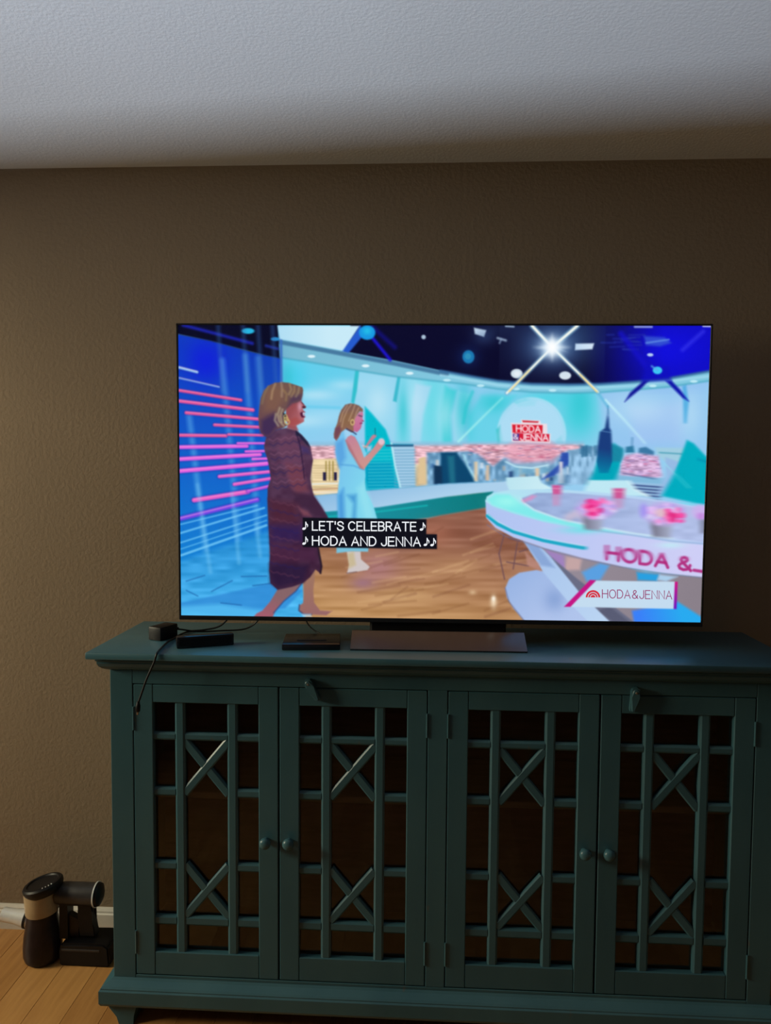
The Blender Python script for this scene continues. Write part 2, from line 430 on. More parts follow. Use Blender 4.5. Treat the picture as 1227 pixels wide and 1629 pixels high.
# ------------------------------------------------------------------ television
TVYAW, LEAN = 0.0208, -0.0084
TVY, TVB, TVT, TVX = -0.2701, 1.0915, 1.9095, 0.7235
tv = empty('television', (0, TVY, ZT), TVYAW)
tag(tv, 'large flat television on a low metal stand showing a bright talk show studio', 'television')
def tvl(x, y, z): return Vector((x, y + (z-TVB)*LEAN, z-ZT))
def tvshape(bm):
    for v in bm.verts: v.co = tvl(v.co.x, v.co.y, v.co.z)
    return bm
SX, SZ0, SZ1 = 0.7180, 1.1035, 1.9045
bm = bmesh.new()
box(bm, -TVX, TVX, 0.0, 0.012, TVB, SZ0, 0.001); box(bm, -TVX, TVX, 0.0, 0.012, SZ1, TVT, 0.001)
box(bm, -TVX, -SX, 0.0, 0.012, SZ0, SZ1, 0.001); box(bm, SX, TVX, 0.0, 0.012, SZ0, SZ1, 0.001)
obj('bezel', tvshape(bm), m_bezel, tv)
bm = bmesh.new(); box(bm, -TVX+0.001, TVX-0.001, 0.006, 0.011, TVB+0.001, TVT-0.001)
box(bm, -0.62, 0.62, 0.0115, 0.050, TVB+0.03, TVB+0.47, 0.012, 2)
obj('back_cover', tvshape(bm), m_black, tv)
bm = bmesh.new()
prism(bm, [(-0.087, 0.0), (-0.0875, 0.0045), (-0.020, 0.0400), (-0.012, 0.0400), (-0.006, 0.030), (0.040, 0.006), (0.14, 0.004), (0.14, 0.0)], 'x', -0.2365, 0.2345)
sf = obj('stand_base', bm, m_stand, tv)
bm = bmesh.new(); box(bm, -0.19, 0.19, 0.016, 0.048, 0.014, 0.16, 0.006)
obj('stand_neck', bm, m_black, tv)

# ---- what the screen shows: colours painted over a fine grid of vertices that emit light
NX, NY = 860, 484
QUAD = np.array([(281.5, 517), (1134, 516.5), (1118.5, 993.5), (285, 980.5)], float)    # TL TR BR BL
def homog(src, dst):
    A = []
    for (x, y), (u, v) in zip(src, dst):
        A.append([x, y, 1, 0, 0, 0, -u*x, -u*y, -u]); A.append([0, 0, 0, x, y, 1, -v*x, -v*y, -v])
    return np.linalg.svd(np.array(A))[2][-1].reshape(3, 3)
H_ST = homog([(0, 0), (1, 0), (1, 1), (0, 1)], QUAD)       # screen (s,t) -> picture units
H_TS = np.linalg.inv(H_ST)
def to_st(x, y):
    q = H_TS @ np.array([x, y, 1.0]); return q[0]/q[2], q[1]/q[2]
S, Tt = np.meshgrid(np.linspace(0, 1, NX), np.linspace(0, 1, NY))
den = H_ST[2, 0]*S + H_ST[2, 1]*Tt + H_ST[2, 2]
PXX = (H_ST[0, 0]*S + H_ST[0, 1]*Tt + H_ST[0, 2])/den
PYY = (H_ST[1, 0]*S + H_ST[1, 1]*Tt + H_ST[1, 2])/den
IMG = np.zeros((NY, NX, 3)) + np.array([128, 212, 240.])
def win(x0, y0, x1, y1, pad):
    c = [to_st(a, b_) for a in (x0-pad, x1+pad) for b_ in (y0-pad, y1+pad)]
    s = [q[0] for q in c]; t = [q[1] for q in c]
    i0 = max(0, int(min(s)*(NX-1))-1); i1 = min(NX, int(max(s)*(NX-1))+3)
    j0 = max(0, int(min(t)*(NY-1))-1); j1 = min(NY, int(max(t)*(NY-1))+3)
    return (slice(j0, max(j0, j1)), slice(i0, max(i0, i1)))
def put_c(w, a, col, add=False):
    a = a[..., None]
    if add: IMG[w] = IMG[w] + a*np.asarray(col, float)
    else: IMG[w] = IMG[w]*(1-a) + a*np.asarray(col, float)
def segd(X, Y, ax, ay, bx_, by):
    dx, dy = bx_-ax, by-ay; l2 = dx*dx+dy*dy+1e-9
    t = np.clip(((X-ax)*dx + (Y-ay)*dy)/l2, 0, 1)
    return np.hypot(X-ax-t*dx, Y-ay-t*dy), t
def poly_mask(pts, w, f):
    X, Y = PXX[w], PYY[w]; ins = np.zeros(X.shape, bool); dm = np.full(X.shape, 1e9)
    n = len(pts)
    for k in range(n):
        ax, ay = pts[k]; bx_, by = pts[(k+1) % n]
        if ay != by: ins ^= ((ay > Y) != (by > Y)) & (X < (bx_-ax)*(Y-ay)/(by-ay) + ax)
        dm = np.minimum(dm, segd(X, Y, ax, ay, bx_, by)[0])
    return np.clip(0.5 + np.where(ins, dm, -dm)/f, 0, 1)
def poly(pts, col, f=1.4, alpha=1.0, grad=None, tex=None):
    """filled outline; grad=(x0,y0,x1,y1,col2) blends to a second colour"""
    xs = [p[0] for p in pts]; ys = [p[1] for p in pts]
    w = win(min(xs), min(ys), max(xs), max(ys), f)
    if PXX[w].size == 0: return
    a = poly_mask(pts, w, f)*alpha
    c = np.asarray(col, float)
    if grad:
        x0, y0, x1, y1, c2 = grad
        t = np.clip(((PXX[w]-x0)*(x1-x0) + (PYY[w]-y0)*(y1-y0))/((x1-x0)**2+(y1-y0)**2), 0, 1)[..., None]
        c = c*(1-t) + np.asarray(c2, float)*t
    if tex is not None: c = c + tex(PXX[w], PYY[w])[..., None]
    put_c(w, a, c)
def stroke(pts, width, col, alpha=1.0, f=1.4, add=False, fade=None):
    xs = [p[0] for p in pts]; ys = [p[1] for p in pts]
    w = win(min(xs), min(ys), max(xs), max(ys), width+f)
    if PXX[w].size == 0: return
    a = np.zeros(PXX[w].shape)
    n = len(pts)-1
    for k in range(n):
        d, t = segd(PXX[w], PYY[w], *pts[k], *pts[k+1])
        q = np.clip(0.5+(width/2-d)/f, 0, 1)
        if fade: q = q*(fade[0]+(fade[1]-fade[0])*(k+t)/n)
        a = np.maximum(a, q)
    put_c(w, a*alpha, col, add)
def ell(cx, cy, rx, ry, col, alpha=1.0, f=0.2, add=False, ring=None):
    w = win(cx-rx, cy-ry, cx+rx, cy+ry, 3+max(rx, ry)*f)
    if PXX[w].size == 0: return
    r = np.hypot((PXX[w]-cx)/rx, (PYY[w]-cy)/ry)
    a = np.clip(0.5+(1-r)/f, 0, 1)
    if ring: a = a*np.clip(0.5+(r-ring)/f, 0, 1)
    put_c(w, a*alpha, col, add)
def glow(cx, cy, rx, ry, col, alpha=1.0, p=2.0):
    w = win(cx-rx*2, cy-ry*2, cx+rx*2, cy+ry*2, 2)
    if PXX[w].size == 0: return
    r = np.hypot((PXX[w]-cx)/rx, (PYY[w]-cy)/ry)
    put_c(w, alpha*np.exp(-r**p), col)
def vn(scx, scy, seed, amp):
    """smooth value noise over the picture"""
    g_ = np.random.default_rng(seed).uniform(-1, 1, (64, 64))
    def fn(X, Y):
        x, y = X/scx, Y/scy; i, j = np.floor(x).astype(int), np.floor(y).astype(int)
        fx, fy = x-i, y-j; fx = fx*fx*(3-2*fx); fy = fy*fy*(3-2*fy)
        a = g_[j % 64, i % 64]; b_ = g_[j % 64, (i+1) % 64]; c = g_[(j+1) % 64, i % 64]; d = g_[(j+1) % 64, (i+1) % 64]
        return amp*((a*(1-fx)+b_*fx)*(1-fy) + (c*(1-fx)+d*fx)*fy)
    return fn
K = 450/1227.
def c1(*p): return [(260+x*K, 500+y*K) for x, y in p]
def c2(*p): return [(700+x*K, 500+y*K) for x, y in p]
def c3(*p): return [(260+x*K, 750+y*K) for x, y in p]
def c4(*p): return [(700+x*K, 740+y*K) for x, y in p]
def cA(*p): return [(400+x*.12282, 590+y*.12282) for x, y in p]
def cB(*p): return [(390+x*.12887, 780+y*.12887) for x, y in p]
def cC(*p): return [(520+x*.12281, 630+y*.12281) for x, y in p]

def arc_(cx, cy, rx, ry, a0, a1, n=12):
    return [(cx+rx*math.cos(math.radians(a0+(a1-a0)*k/n)), cy+ry*math.sin(math.radians(a0+(a1-a0)*k/n))) for k in range(n+1)]
FONT = {
    'L': (.50, [[(0, 1), (0, 0), (.50, 0)]]), 'E': (.53, [[(.52, 1), (0, 1), (0, 0), (.53, 0)], [(0, .52), (.46, .52)]]),
    'T': (.62, [[(0, 1), (.62, 1)], [(.31, 1), (.31, 0)]]), "'": (.04, [[(.02, 1), (.02, .72)]]),
    'S': (.60, [[(.57, .76), (.52, .89), (.42, .97), (.30, 1), (.17, .97), (.07, .89), (.04, .76), (.10, .64), (.22, .57), (.37, .51), (.51, .44), (.59, .33), (.59, .21), (.53, .10), (.43, .03), (.31, 0), (.17, .03), (.06, .11), (.01, .25)]]),
    'C': (.64, [arc_(.34, .5, .34, .5, 42, 318, 22)]),
    'B': (.56, [[(0, 0), (0, 1), (.28, 1)] + arc_(.28, .765, .24, .235, 90, -90) + [(0, .53)], [(.28, .53)] + arc_(.29, .265, .27, .265, 90, -90) + [(0, 0)]]),
    'R': (.58, [[(0, 0), (0, 1), (.28, 1)] + arc_(.28, .75, .26, .25, 90, -90) + [(0, .50)], [(.28, .50), (.58, 0)]]),
    'A': (.64, [[(0, 0), (.32, 1), (.64, 0)], [(.115, .34), (.525, .34)]]), 'H': (.60, [[(0, 0), (0, 1)], [(.60, 0), (.60, 1)], [(0, .52), (.60, .52)]]),
    'O': (.70, [arc_(.35, .5, .35, .5, 0, 360, 28)]), 'D': (.60, [[(0, 0), (0, 1), (.24, 1)] + arc_(.24, .5, .36, .5, 90, -90, 18) + [(0, 0)]]),
    'N': (.60, [[(0, 0), (0, 1), (.60, 0), (.60, 1)]]), 'J': (.46, [[(.46, 1), (.46, .26)] + arc_(.235, .26, .225, .26, 0, -180, 14)]),
    '&': (.66, [[(.66, 0), (.20, .62), (.15, .76), (.20, .91), (.32, .99), (.45, .92), (.48, .79), (.40, .66), (.12, .42), (.04, .26), (.10, .08), (.28, 0), (.46, .06), (.58, .22), (.62, .40)]]),
}
def stroke_text(text, gap=.20, space=.32):
    out = []; x = 0.0
    for ch in text:
        if ch == ' ': x += space; continue
        w, st = FONT[ch]
        out += [[(x+px, py) for px, py in l] for l in st]
        x += w+gap
    return out, x-gap
def ptext(text, a, b_, ch, wd, col, shear=0.0, f=1.3):
    lines, tw = stroke_text(text)
    for l in lines: stroke([(a[0]+(b_[0]-a[0])*x/tw + shear*y*ch, a[1]+(b_[1]-a[1])*x/tw - y*ch) for x, y in l], wd, col, .95, f)
def hblur(x0, y0, x1, y1, n):
    """sideways smear of a quickly panning picture"""
    w = win(x0, y0, x1, y1, 0); A = IMG[w]; B = np.zeros_like(A); m_ = A.shape[1]
    for k in range(-n, n+1):
        B += A[:, np.clip(np.arange(m_)+k, 0, m_-1)]
    e_ = np.minimum(1, np.minimum.reduce([np.abs(PXX[w]-x0), np.abs(PYY[w]-y0)/1.5, np.abs(PYY[w]-y1)/1.5])/14)[..., None]
    IMG[w] = A*(1-e_) + e_*B/(2*n+1)
def paint():
    # --- studio back wall: pale blue sky and teal rings
    poly([(430, 500), (1140, 500), (1140, 800), (430, 800)], (112, 208, 238), grad=(480, 600, 520, 720, (150, 205, 240)))
    glow(520, 590, 60, 30, (95, 205, 235), .7); glow(470, 600, 20, 30, (60, 205, 235), .6)
    glow(520, 660, 60, 16, (165, 220, 245), .6); stroke(c1((600, 400), (760, 405)), 4, (90, 200, 235), .7, 5)
    poly(c1((830, 240), (1020, 265), (1000, 560), (870, 400), (820, 385)), (150, 214, 240), 5)
    poly(c1((1020, 265), (1227, 300), (1227, 560), (1080, 560), (1000, 560)), (135, 215, 238), 6)
    glow(690, 650, 26, 60, (80, 215, 225), .65)
    poly([(660, 610), (685, 614), (672, 660), (668, 705), (652, 705), (654, 650)], (170, 215, 242), 6, .8)
    poly(c2((20, 310), (70, 330), (45, 440), (50, 560), (10, 560), (0, 420)), (60, 205, 215), 7, .9)
    poly(c2((75, 330), (140, 345), (105, 440), (98, 560), (60, 560), (55, 440)), (160, 218, 242), 5, .95)
    stroke(c2((140, 335), (112, 400), (100, 470)), 5, (70, 200, 215), .8, 4)
    poly(c2((180, 350), (330, 350), (270, 430), (250, 560), (120, 560), (120, 440)), (95, 212, 232), 8, .8)
    glow(*c2((600, 430))[0], 40, 48, (70, 212, 225), .85)
    glow(*c2((470, 360))[0], 60, 14, (75, 212, 228), .8)
    poly(c2((690, 330), (1170, 290), (1170, 600), (730, 580)), (148, 198, 240), 14)
    poly(c2((830, 400), (1060, 380), (1060, 560), (850, 560)), (160, 196, 242), 20, .8)
    ell(846, 690, 53, 56, (160, 214, 243), .95, .10); ell(846, 690, 56, 59, (195, 232, 248), .5, .05, ring=.93)
    poly(c2((245, 500), (262, 480), (275, 560), (250, 565)), (30, 185, 190), 4, .9)
    poly(c2((505, 545), (530, 525), (535, 570), (508, 580)), (40, 185, 195), 4, .9)
    poly(c2((325, 380), (370, 366), (420, 375), (410, 395), (340, 400)), (70, 205, 220), 5, .8)
    for x, y, rx, ry, al in ((500, 628, 40, 10, .6), (545, 612, 26, 9, .5), (600, 640, 20, 30, .6), (660, 640, 16, 40, .5), (706, 660, 16, 34, .5), (1020, 650, 50, 26, .45), (1100, 660, 22, 40, .4), (480, 670, 36, 10, .5)):
        glow(x, y, rx, ry, (202, 234, 248), al)
    for x, y, rx, ry, al in ((738, 650, 14, 46, .7), (785, 640, 22, 16, .6), (925, 640, 20, 40, .6), (640, 660, 8, 44, .6), (455, 600, 12, 26, .5)):
        glow(x, y, rx, ry, (40, 196, 206), al)
    ell(846, 690, 53, 56, (176, 222, 245), .8, .12)
    # teal arcs behind the second host
    poly(c1((828, 240), (845, 240), (835, 330), (822, 390), (810, 380)), (50, 190, 205), 3)
    poly(c1((1012, 268), (1025, 270), (1008, 380), (992, 375)), (60, 185, 205), 3)
    # --- city skyline
    poly([(488, 708), (930, 706), (930, 745), (488, 745)], (226, 178, 190), 3, tex=vn(7, 1.8, 3, 46))
    poly([(488, 703), (930, 702), (930, 709), (488, 710)], (140, 190, 220), 4, .7)
    poly([(488, 732), (760, 742), (770, 790), (488, 795)], (205, 190, 160), 4, tex=vn(7, 9, 5, 40))
    poly(c1((640, 630), (750, 625), (750, 780), (640, 790)), (228, 205, 160), 2, tex=vn(30, 1.6, 8, 25))
    for x in (700, 715, 730): stroke(c1((x, 640), (x, 720)), 2.4, (150, 130, 60), .8, 2)
    poly(c1((686, 686), (700, 686), (700, 722), (686, 722)), (40, 35, 70)); poly(c1((734, 686), (747, 686), (747, 722), (734, 722)), (40, 35, 70))
    stroke(c1((640, 738), (750, 735)), 2, (225, 240, 245), .8); stroke(c1((640, 762), (750, 757)), 2, (190, 140, 110), .7); stroke(c1((645, 775), (750, 772)), 2, (235, 225, 215), .8)
    poly(c1((870, 560), (1080, 562), (1090, 750), (870, 768)), (60, 165, 200), 2)
    w = c1((870, 400), (900, 430), (960, 500), (985, 570), (1000, 660), (1020, 756), (870, 770))
    poly(w, (0, 186, 204), 4); poly(c1((870, 640), (985, 640), (1015, 755), (870, 768)), (0, 150, 190), 8, .8)
    for y in range(590, 760, 14): stroke(c1((885, y), (1005 if y > 650 else 985, y-2)), 1.6, (90, 205, 215), .55, 1.6)
    poly(c1((985, 575), (1085, 572), (1090, 750), (1020, 756), (1000, 660)), (165, 205, 232), 2)
    for y in range(590, 752, 13): stroke(c1((1000, y), (1088, y-1)), 2.0, (110, 165, 200), .75, 1.6)
    stroke(c1((985, 560), (1000, 655), (1024, 752)), 3, (190, 240, 248), .8, 2.5)
    poly(c1((960, 566), (1082, 566), (1080, 574), (960, 574)), (40, 90, 130), 2)
    # blocks between the columns of the panorama
    poly(c2((-60, 600), (560, 580), (620, 700), (560, 745), (-60, 745)), (120, 168, 205), 4, tex=vn(5, 8, 11, 45))
    for k in range(46):
        x = RNG.uniform(-50, 640); y = RNG.uniform(630, 725); ww = RNG.uniform(6, 17); hh = RNG.uniform(12, 45)
        col = [(215, 195, 170), (60, 110, 170), (25, 55, 110), (225, 235, 245), (150, 175, 205), (190, 170, 150)][int(RNG.integers(0, 6))]
        poly(c2((x, y), (x+ww, y), (x+ww, y+hh), (x, y+hh)), col, 2, .75)
    poly(c2((-95, 625), (-65, 618), (-60, 735), (-100, 738)), (222, 195, 150), 2)
    poly(c2((0, 600), (70, 600), (120, 670), (150, 730), (0, 738)), (10, 70, 110), 3); poly(c2((30, 615), (60, 615), (65, 735), (40, 735)), (40, 130, 150), 5, .6)
    poly(c2((-30, 655), (5, 660), (8, 735), (-30, 738)), (15, 50, 85), 3)
    stroke(c2((100, 610), (125, 670), (158, 725)), 2.2, (180, 240, 248), .9, 2)
    poly(c2((100, 565), (590, 568), (560, 590), (480, 630), (380, 640), (280, 620), (230, 660), (180, 620)), (222, 168, 184), 5, .95, tex=vn(7, 1.8, 21, 52))
    ell(*c2((400, 600))[0], 43, 25, (228, 155, 178), .6, .25)
    for k in range(60):
        x = RNG.uniform(110, 540); y = RNG.uniform(570, 628)
        stroke(c2((x, y), (x+RNG.uniform(8, 30), y+RNG.uniform(-3, 5))), 1.2, [(190, 80, 120), (245, 200, 210), (120, 120, 170)][k % 3], .6, 1.4)
    poly(c2((310, 650), (480, 640), (470, 690), (330, 700)), (120, 180, 210), 5, .7)
    stroke(c2((285, 640), (330, 662), (400, 668), (470, 655)), 2.5, (195, 235, 248), .9, 2)
    poly(c2((530, 600), (580, 600), (560, 650), (500, 700), (440, 720), (520, 650)), (35, 70, 170), 3, .9)
    poly(c2((148, 640), (162, 640), (162, 725), (148, 725)), (225, 200, 165), 2); poly(c2((200, 655), (213, 655), (213, 722), (200, 722)), (215, 190, 165), 2)
    poly(c2((415, 668), (432, 668), (432, 705), (415, 705)), (225, 200, 170), 2); poly(c2((520, 640), (535, 640), (533, 735), (520, 735)), (225, 220, 225), 2)
    # tower and its surroundings on the right
    poly(c2((560, 590), (690, 570), (690, 680), (640, 740), (560, 740)), (135, 180, 215), 3, tex=vn(4, 9, 31, 35))
    for k in range(16):
        x = RNG.uniform(580, 690); stroke(c2((x, RNG.uniform(566, 580)), (x, RNG.uniform(590, 620))), 3, (50, 110, 150), .7, 2)
    poly(c2((690, 620), (760, 560), (800, 590), (790, 640), (770, 720), (640, 742), (670, 690)), (0, 165, 185), 6)
    poly(c2((748, 560), (800, 580), (800, 612), (790, 640), (748, 640)), (30, 130, 160), 4, .8)
    poly(c2((733, 425), (737, 455), (739, 490), (747, 505), (750, 560), (752, 640), (735, 690), (695, 690), (684, 640), (690, 560), (697, 510), (720, 492), (726, 460)), (25, 60, 125), 2.2, grad=(970, 715, 962, 760, (0, 140, 175)))
    stroke(c2((703, 505), (745, 512)), 1.5, (90, 140, 190), .8)
    stroke(c2((732, 395), (734, 430)), 1.6, (40, 100, 150), .9)
    poly(c2((812, 575), (845, 570), (850, 600), (810, 600)), (45, 120, 160), 2.5); stroke(c2((840, 535), (838, 575)), 2, (60, 120, 165), .8)
    poly(c2((870, 580), (900, 575), (935, 595), (935, 620), (865, 610)), (60, 120, 165), 3)
    poly(c2((940, 578), (1080, 580), (1060, 650), (1000, 650), (950, 610)), (160, 205, 225), 4); stroke(c2((960, 600), (1060, 606)), 2.4, (60, 150, 175), .7, 2)
    poly(c2((808, 612), (860, 602), (955, 615), (972, 700), (960, 715), (785, 700), (790, 650)), (204, 168, 208), 5, tex=vn(7, 1.7, 41, 46))
    for k in range(40):
        x = RNG.uniform(800, 945); y = RNG.uniform(612, 705)
        stroke(c2((x, y), (x+RNG.uniform(8, 28), y+RNG.uniform(-2, 5))), 1.2, [(225, 110, 160), (235, 195, 225), (130, 110, 180)][k % 3], .6, 1.4)
    poly(c2((775, 700), (975, 712), (970, 740), (770, 722)), (130, 185, 220), 3); stroke(c2((800, 690), (940, 715)), 2, (60, 90, 140), .7)
    poly(c2((825, 730), (975, 738), (955, 790), (830, 780)), (150, 190, 225), 2)
    for k in range(5): stroke(c2((832+k*6, 742+k*14), (968-k*2, 752+k*14)), 2.6, (55, 75, 130), .9, 1.4)
    poly(c2((985, 620), (1045, 640), (1000, 740), (970, 790), (950, 790), (990, 700)), (150, 185, 228), 3, .9)
    poly(c2((1080, 545), (1110, 560), (1172, 625), (1162, 830), (970, 790), (1015, 710), (1045, 640)), (0, 172, 192), 4)
    stroke(c2((985, 650), (1090, 755)), 1.8, (150, 230, 240), .6, 2); stroke(c2((1130, 630), (1165, 640)), 4, (0, 140, 175), .7, 4)
    poly(c2((1060, 310), (1075, 300), (1088, 380), (1078, 470), (1066, 470)), (70, 170, 225), 5, .8)
    # --- dark studio ceiling with lamps
    top = c1((780, 160), (1000, 200), (1227, 248)); arc = c2((0, 243), (150, 270), (250, 287), (400, 300), (560, 303), (700, 300), (850, 290), (1000, 275), (1180, 243))
    poly([(560, 500)] + top + arc + [(1145, 500)], (8, 8, 42), 2.5, grad=(930, 560, 1060, 560, (14, 12, 195)))
    glow(*c2((1000, 150))[0], 60, 34, (16, 14, 225), .8); glow(*c2((560, 70))[0], 60, 40, (40, 70, 120), .45); glow(*c2((240, 60))[0], 40, 14, (25, 35, 70), .6)
    # soffit band under the ceiling
    low = c2((1178, 285), (1000, 312), (850, 325), (700, 336), (560, 340), (400, 336), (250, 322), (100, 300), (0, 290)) + c1((1000, 268), (800, 236), (640, 208), (500, 186))
    poly(c1((500, 105), (775, 158)) + top + arc + low, (118, 184, 208), 2, grad=(440, 560, 720, 600, (130, 200, 224)))
    stroke(c1((495, 118), (775, 170), (1000, 212), (1227, 258)), 7, (62, 110, 150), .85, 3)
    stroke(arc, 4.5, (50, 100, 150), .8, 3); stroke(c2((0, 262), (250, 305), (400, 318), (560, 322), (850, 308), (1178, 265)), 3, (165, 220, 240), .8, 3)
    stroke(low, 3, (70, 165, 190), .7, 3)
    for x, y in ((637, 181), (873, 222), (1065, 254)): ell(*c1((x, y))[0], 6, 2.4, (225, 245, 252), .95, .5)
    for x, y in ((28, 284), (175, 308), (330, 322), (490, 328), (930, 308), (1110, 288)): ell(*c2((x, y))[0], 6, 2.2, (200, 240, 250), .85, .5)
    # left LED wall
    led = c1((58, 86), (200, 115), (330, 150), (440, 178), (505, 190), (508, 330), (505, 818)) + [(445, 990), (280, 990), (280, 540)]
    poly(led, (14, 60, 190), 2, grad=(350, 560, 330, 900, (18, 130, 212)))
    glow(325, 575, 34, 36, (14, 28, 220), .85); glow(420, 600, 22, 50, (20, 70, 175), .5)
    poly(c1((50, 30), (490, 30), (500, 190), (440, 178), (330, 150), (200, 115), (50, 84)), (6, 8, 36), 3)
    stroke(c1((80, 46), (230, 85), (380, 125)), 5, (30, 40, 190), .8, 4); ell(*c1((362, 71))[0], 10, 4.5, (40, 190, 235), .95, .4); ell(*c1((480, 106))[0], 7, 3, (40, 150, 220), .9, .5)
    stroke(c1((440, 135), (490, 148)), 4, (40, 60, 190), .7, 4)
    for x, t in ((232, 50), (340, 50), (405, 50), (468, 50)): stroke(c1((x, t), (x+18, 330)), 7, (60, 110, 180), .33, 6)
    for x0, y0, x1, y1, a in ((105, 440, 190, 1150, .42), (250, 200, 325, 1060, .36), (350, 180, 410, 1050, .38), (405, 190, 430, 520, .3)):
        stroke(c1((x0, y0), (x1, y1)), 9, (110, 190, 240), a, 7)
    poly(c1((500, 50), (510, 50), (512, 330), (500, 330)), (60, 110, 190), 3)
    P1, P2, P3 = (236, 84, 150), (240, 92, 200), (236, 96, 226)
    for a, b_, wd, col in (((62, 230), (140, 250), 11, (150, 205, 245)), ((62, 276), (235, 315), 7, (120, 170, 235)), ((62, 330), (330, 372), 13, (232, 80, 140)),
        ((62, 376), (382, 415), 15, P1), ((92, 427), (410, 455), 14, P1), ((215, 480), (412, 490), 13, P1), ((62, 525), (265, 527), 14, P1), ((275, 522), (425, 525), 11, P1),
        ((62, 577), (355, 572), 16, P3), ((315, 560), (437, 560), 9, P3), ((62, 629), (412, 609), 17, P3), ((350, 596), (430, 594), 10, P3), ((62, 681), (442, 648), 18, P3), ((380, 629), (442, 627), 11, P3),
        ((235, 705), (452, 684), 14, P2), ((300, 739), (462, 713), 14, P2), ((125, 808), (360, 771), 19, P2), ((360, 769), (452, 747), 13, (190, 80, 220)),
        ((66, 888), (400, 806), 18, (125, 70, 232))):
        q = c1(a, b_); stroke(q, wd*K*1.5, (40, 40, 160), .5, 4); stroke(q, wd*K, col, .95, 2.2); stroke([(q[0][0], q[0][1]-1), (q[1][0], q[1][1]-1)], wd*K*.3, (255, 170, 215), .5, 1.6)
    for a, b_, wd in (((66, 270), (430, 160), 8), ((66, 312), (440, 192), 6), ((66, 368), (440, 236), 10), ((66, 232), (400, 150), 5), ((66, 340), (440, 215), 4)):
        stroke(c3(a, b_), wd*K, (115, 200, 248), .85, 2)
    # blue floor on the left
    poly(c3((60, 395), (450, 262), (620, 420), (620, 660), (60, 660)), (44, 148, 218), 9, grad=(285, 880, 300, 985, (72, 178, 236)), tex=vn(22, 5, 51, 16))
    poly(c3((60, 575), (300, 525), (460, 488), (600, 520), (520, 600), (300, 640), (60, 600)), (48, 138, 214), 4, .8)
    poly(c3((60, 590), (240, 580), (440, 610), (420, 640), (60, 640)), (86, 190, 244), 8, .8)
    for a, b_ in (((200, 525), (290, 478)), ((330, 460), (440, 458)), ((90, 480), (170, 455)), ((240, 575), (330, 585)), ((380, 500), (460, 490)), ((90, 520), (140, 545))): stroke(c3(a, b_), 1.6, (24, 90, 160), .75, 1.8)
    for x0, y0, x1, y1 in ((140, 60, 195, 440), (290, 100, 320, 400), (395, 230, 412, 370)): stroke(c3((x0, y0), (x1, y1)), 6, (140, 210, 248), .3, 5)
    # white panel and blue lamp
    poly(c1((490, 48), (850, 48), (838, 62), (778, 157), (500, 106)), (176, 222, 244), 2.5, grad=(440, 530, 520, 530, (200, 234, 248)))
    poly(c1((850, 44), (862, 90), (800, 165), (772, 158), (840, 60)), (36, 90, 205), 3)
    stroke(c1((870, 60), (980, 195)), 5, (30, 20, 220), .9, 4); stroke(c1((900, 50), (1000, 140)), 7, (20, 16, 150), .6, 6)
    ell(*c1((880, 77))[0], 13, 11.5, (22, 150, 226), 1, .2); glow(*c1((880, 70))[0], 7, 6, (40, 205, 235), .7)
    ell(*c1((1126, 96))[0], 3.5, 3.5, (190, 215, 235), .9, .5)
    # floor side of the set: ledge, teal strip, wood floor
    poly([(490, 790)] + c1((650, 790), (880, 768), (1100, 750), (1227, 738)) + [(775, 768), (810, 766), (812, 785)] + c4((230, 116), (0, 142)) + c3((930, 160), (690, 178), (640, 165)), (140, 188, 226), 2, grad=(600, 770, 610, 812, (172, 208, 236)))
    stroke([(498, 789.5)] + c1((880, 767), (1100, 749), (1227, 737)) + [(800, 766)], 2, (110, 175, 215), .7)
    poly(c3((690, 178), (930, 158), (1227, 112)) + c4((230, 116), (200, 190), (0, 222)) + c3((1140, 205), (900, 230), (700, 235)), (24, 142, 158), 2.5, grad=(590, 812, 770, 790, (10, 120, 122)))
    stroke(c3((700, 200), (920, 178), (1140, 150)), 2.5, (20, 190, 190), .7, 2.5)
    wood = c3((590, 330), (760, 250), (1140, 206)) + c4((0, 220), (200, 186), (300, 200), (480, 400), (520, 700), (0, 700)) + c3((1000, 660), (610, 660), (600, 520))
    poly(wood, (142, 92, 74), 4, grad=(690, 845, 670, 985, (190, 144, 96)), tex=vn(60, 5, 61, 18))
    glow(600, 905, 36, 26, (176, 124, 136), .7); glow(575, 930, 20, 10, (150, 110, 165), .45); glow(690, 850, 30, 20, (176, 112, 90), .6); glow(790, 830, 18, 22, (196, 132, 104), .6); glow(730, 905, 46, 16, (206, 160, 118), .55); glow(640, 950, 50, 12, (212, 170, 118), .5); glow(640, 870, 26, 10, (120, 80, 76), .5)
    for k in range(44):
        x = RNG.uniform(540, 800); y = RNG.uniform(850, 985)
        stroke([(x, y), (x+RNG.uniform(25, 80), y-RNG.uniform(6, 22))], RNG.uniform(1.5, 4), [(112, 66, 48), (230, 190, 140), (120, 74, 44)][k % 3], .30, 4)
    glow(*c4((232, 600))[0], 5, 10, (244, 222, 190), .9); glow(*c4((232, 585))[0], 3, 4, (255, 250, 235), .9); glow(*c4((140, 558))[0], 6, 4, (235, 205, 165), .6)
    # reflections and floor under the table
    poly(c4((440, 360), (640, 400), (900, 470), (1160, 490), (1160, 710), (560, 710)), (150, 140, 152), 5, grad=(880, 900, 1110, 960, (138, 128, 138)))
    poly(c4((460, 370), (540, 395), (550, 455), (500, 440)), (160, 130, 190), 6); poly(c4((550, 400), (620, 410), (610, 460), (545, 462)), (196, 165, 165), 6)
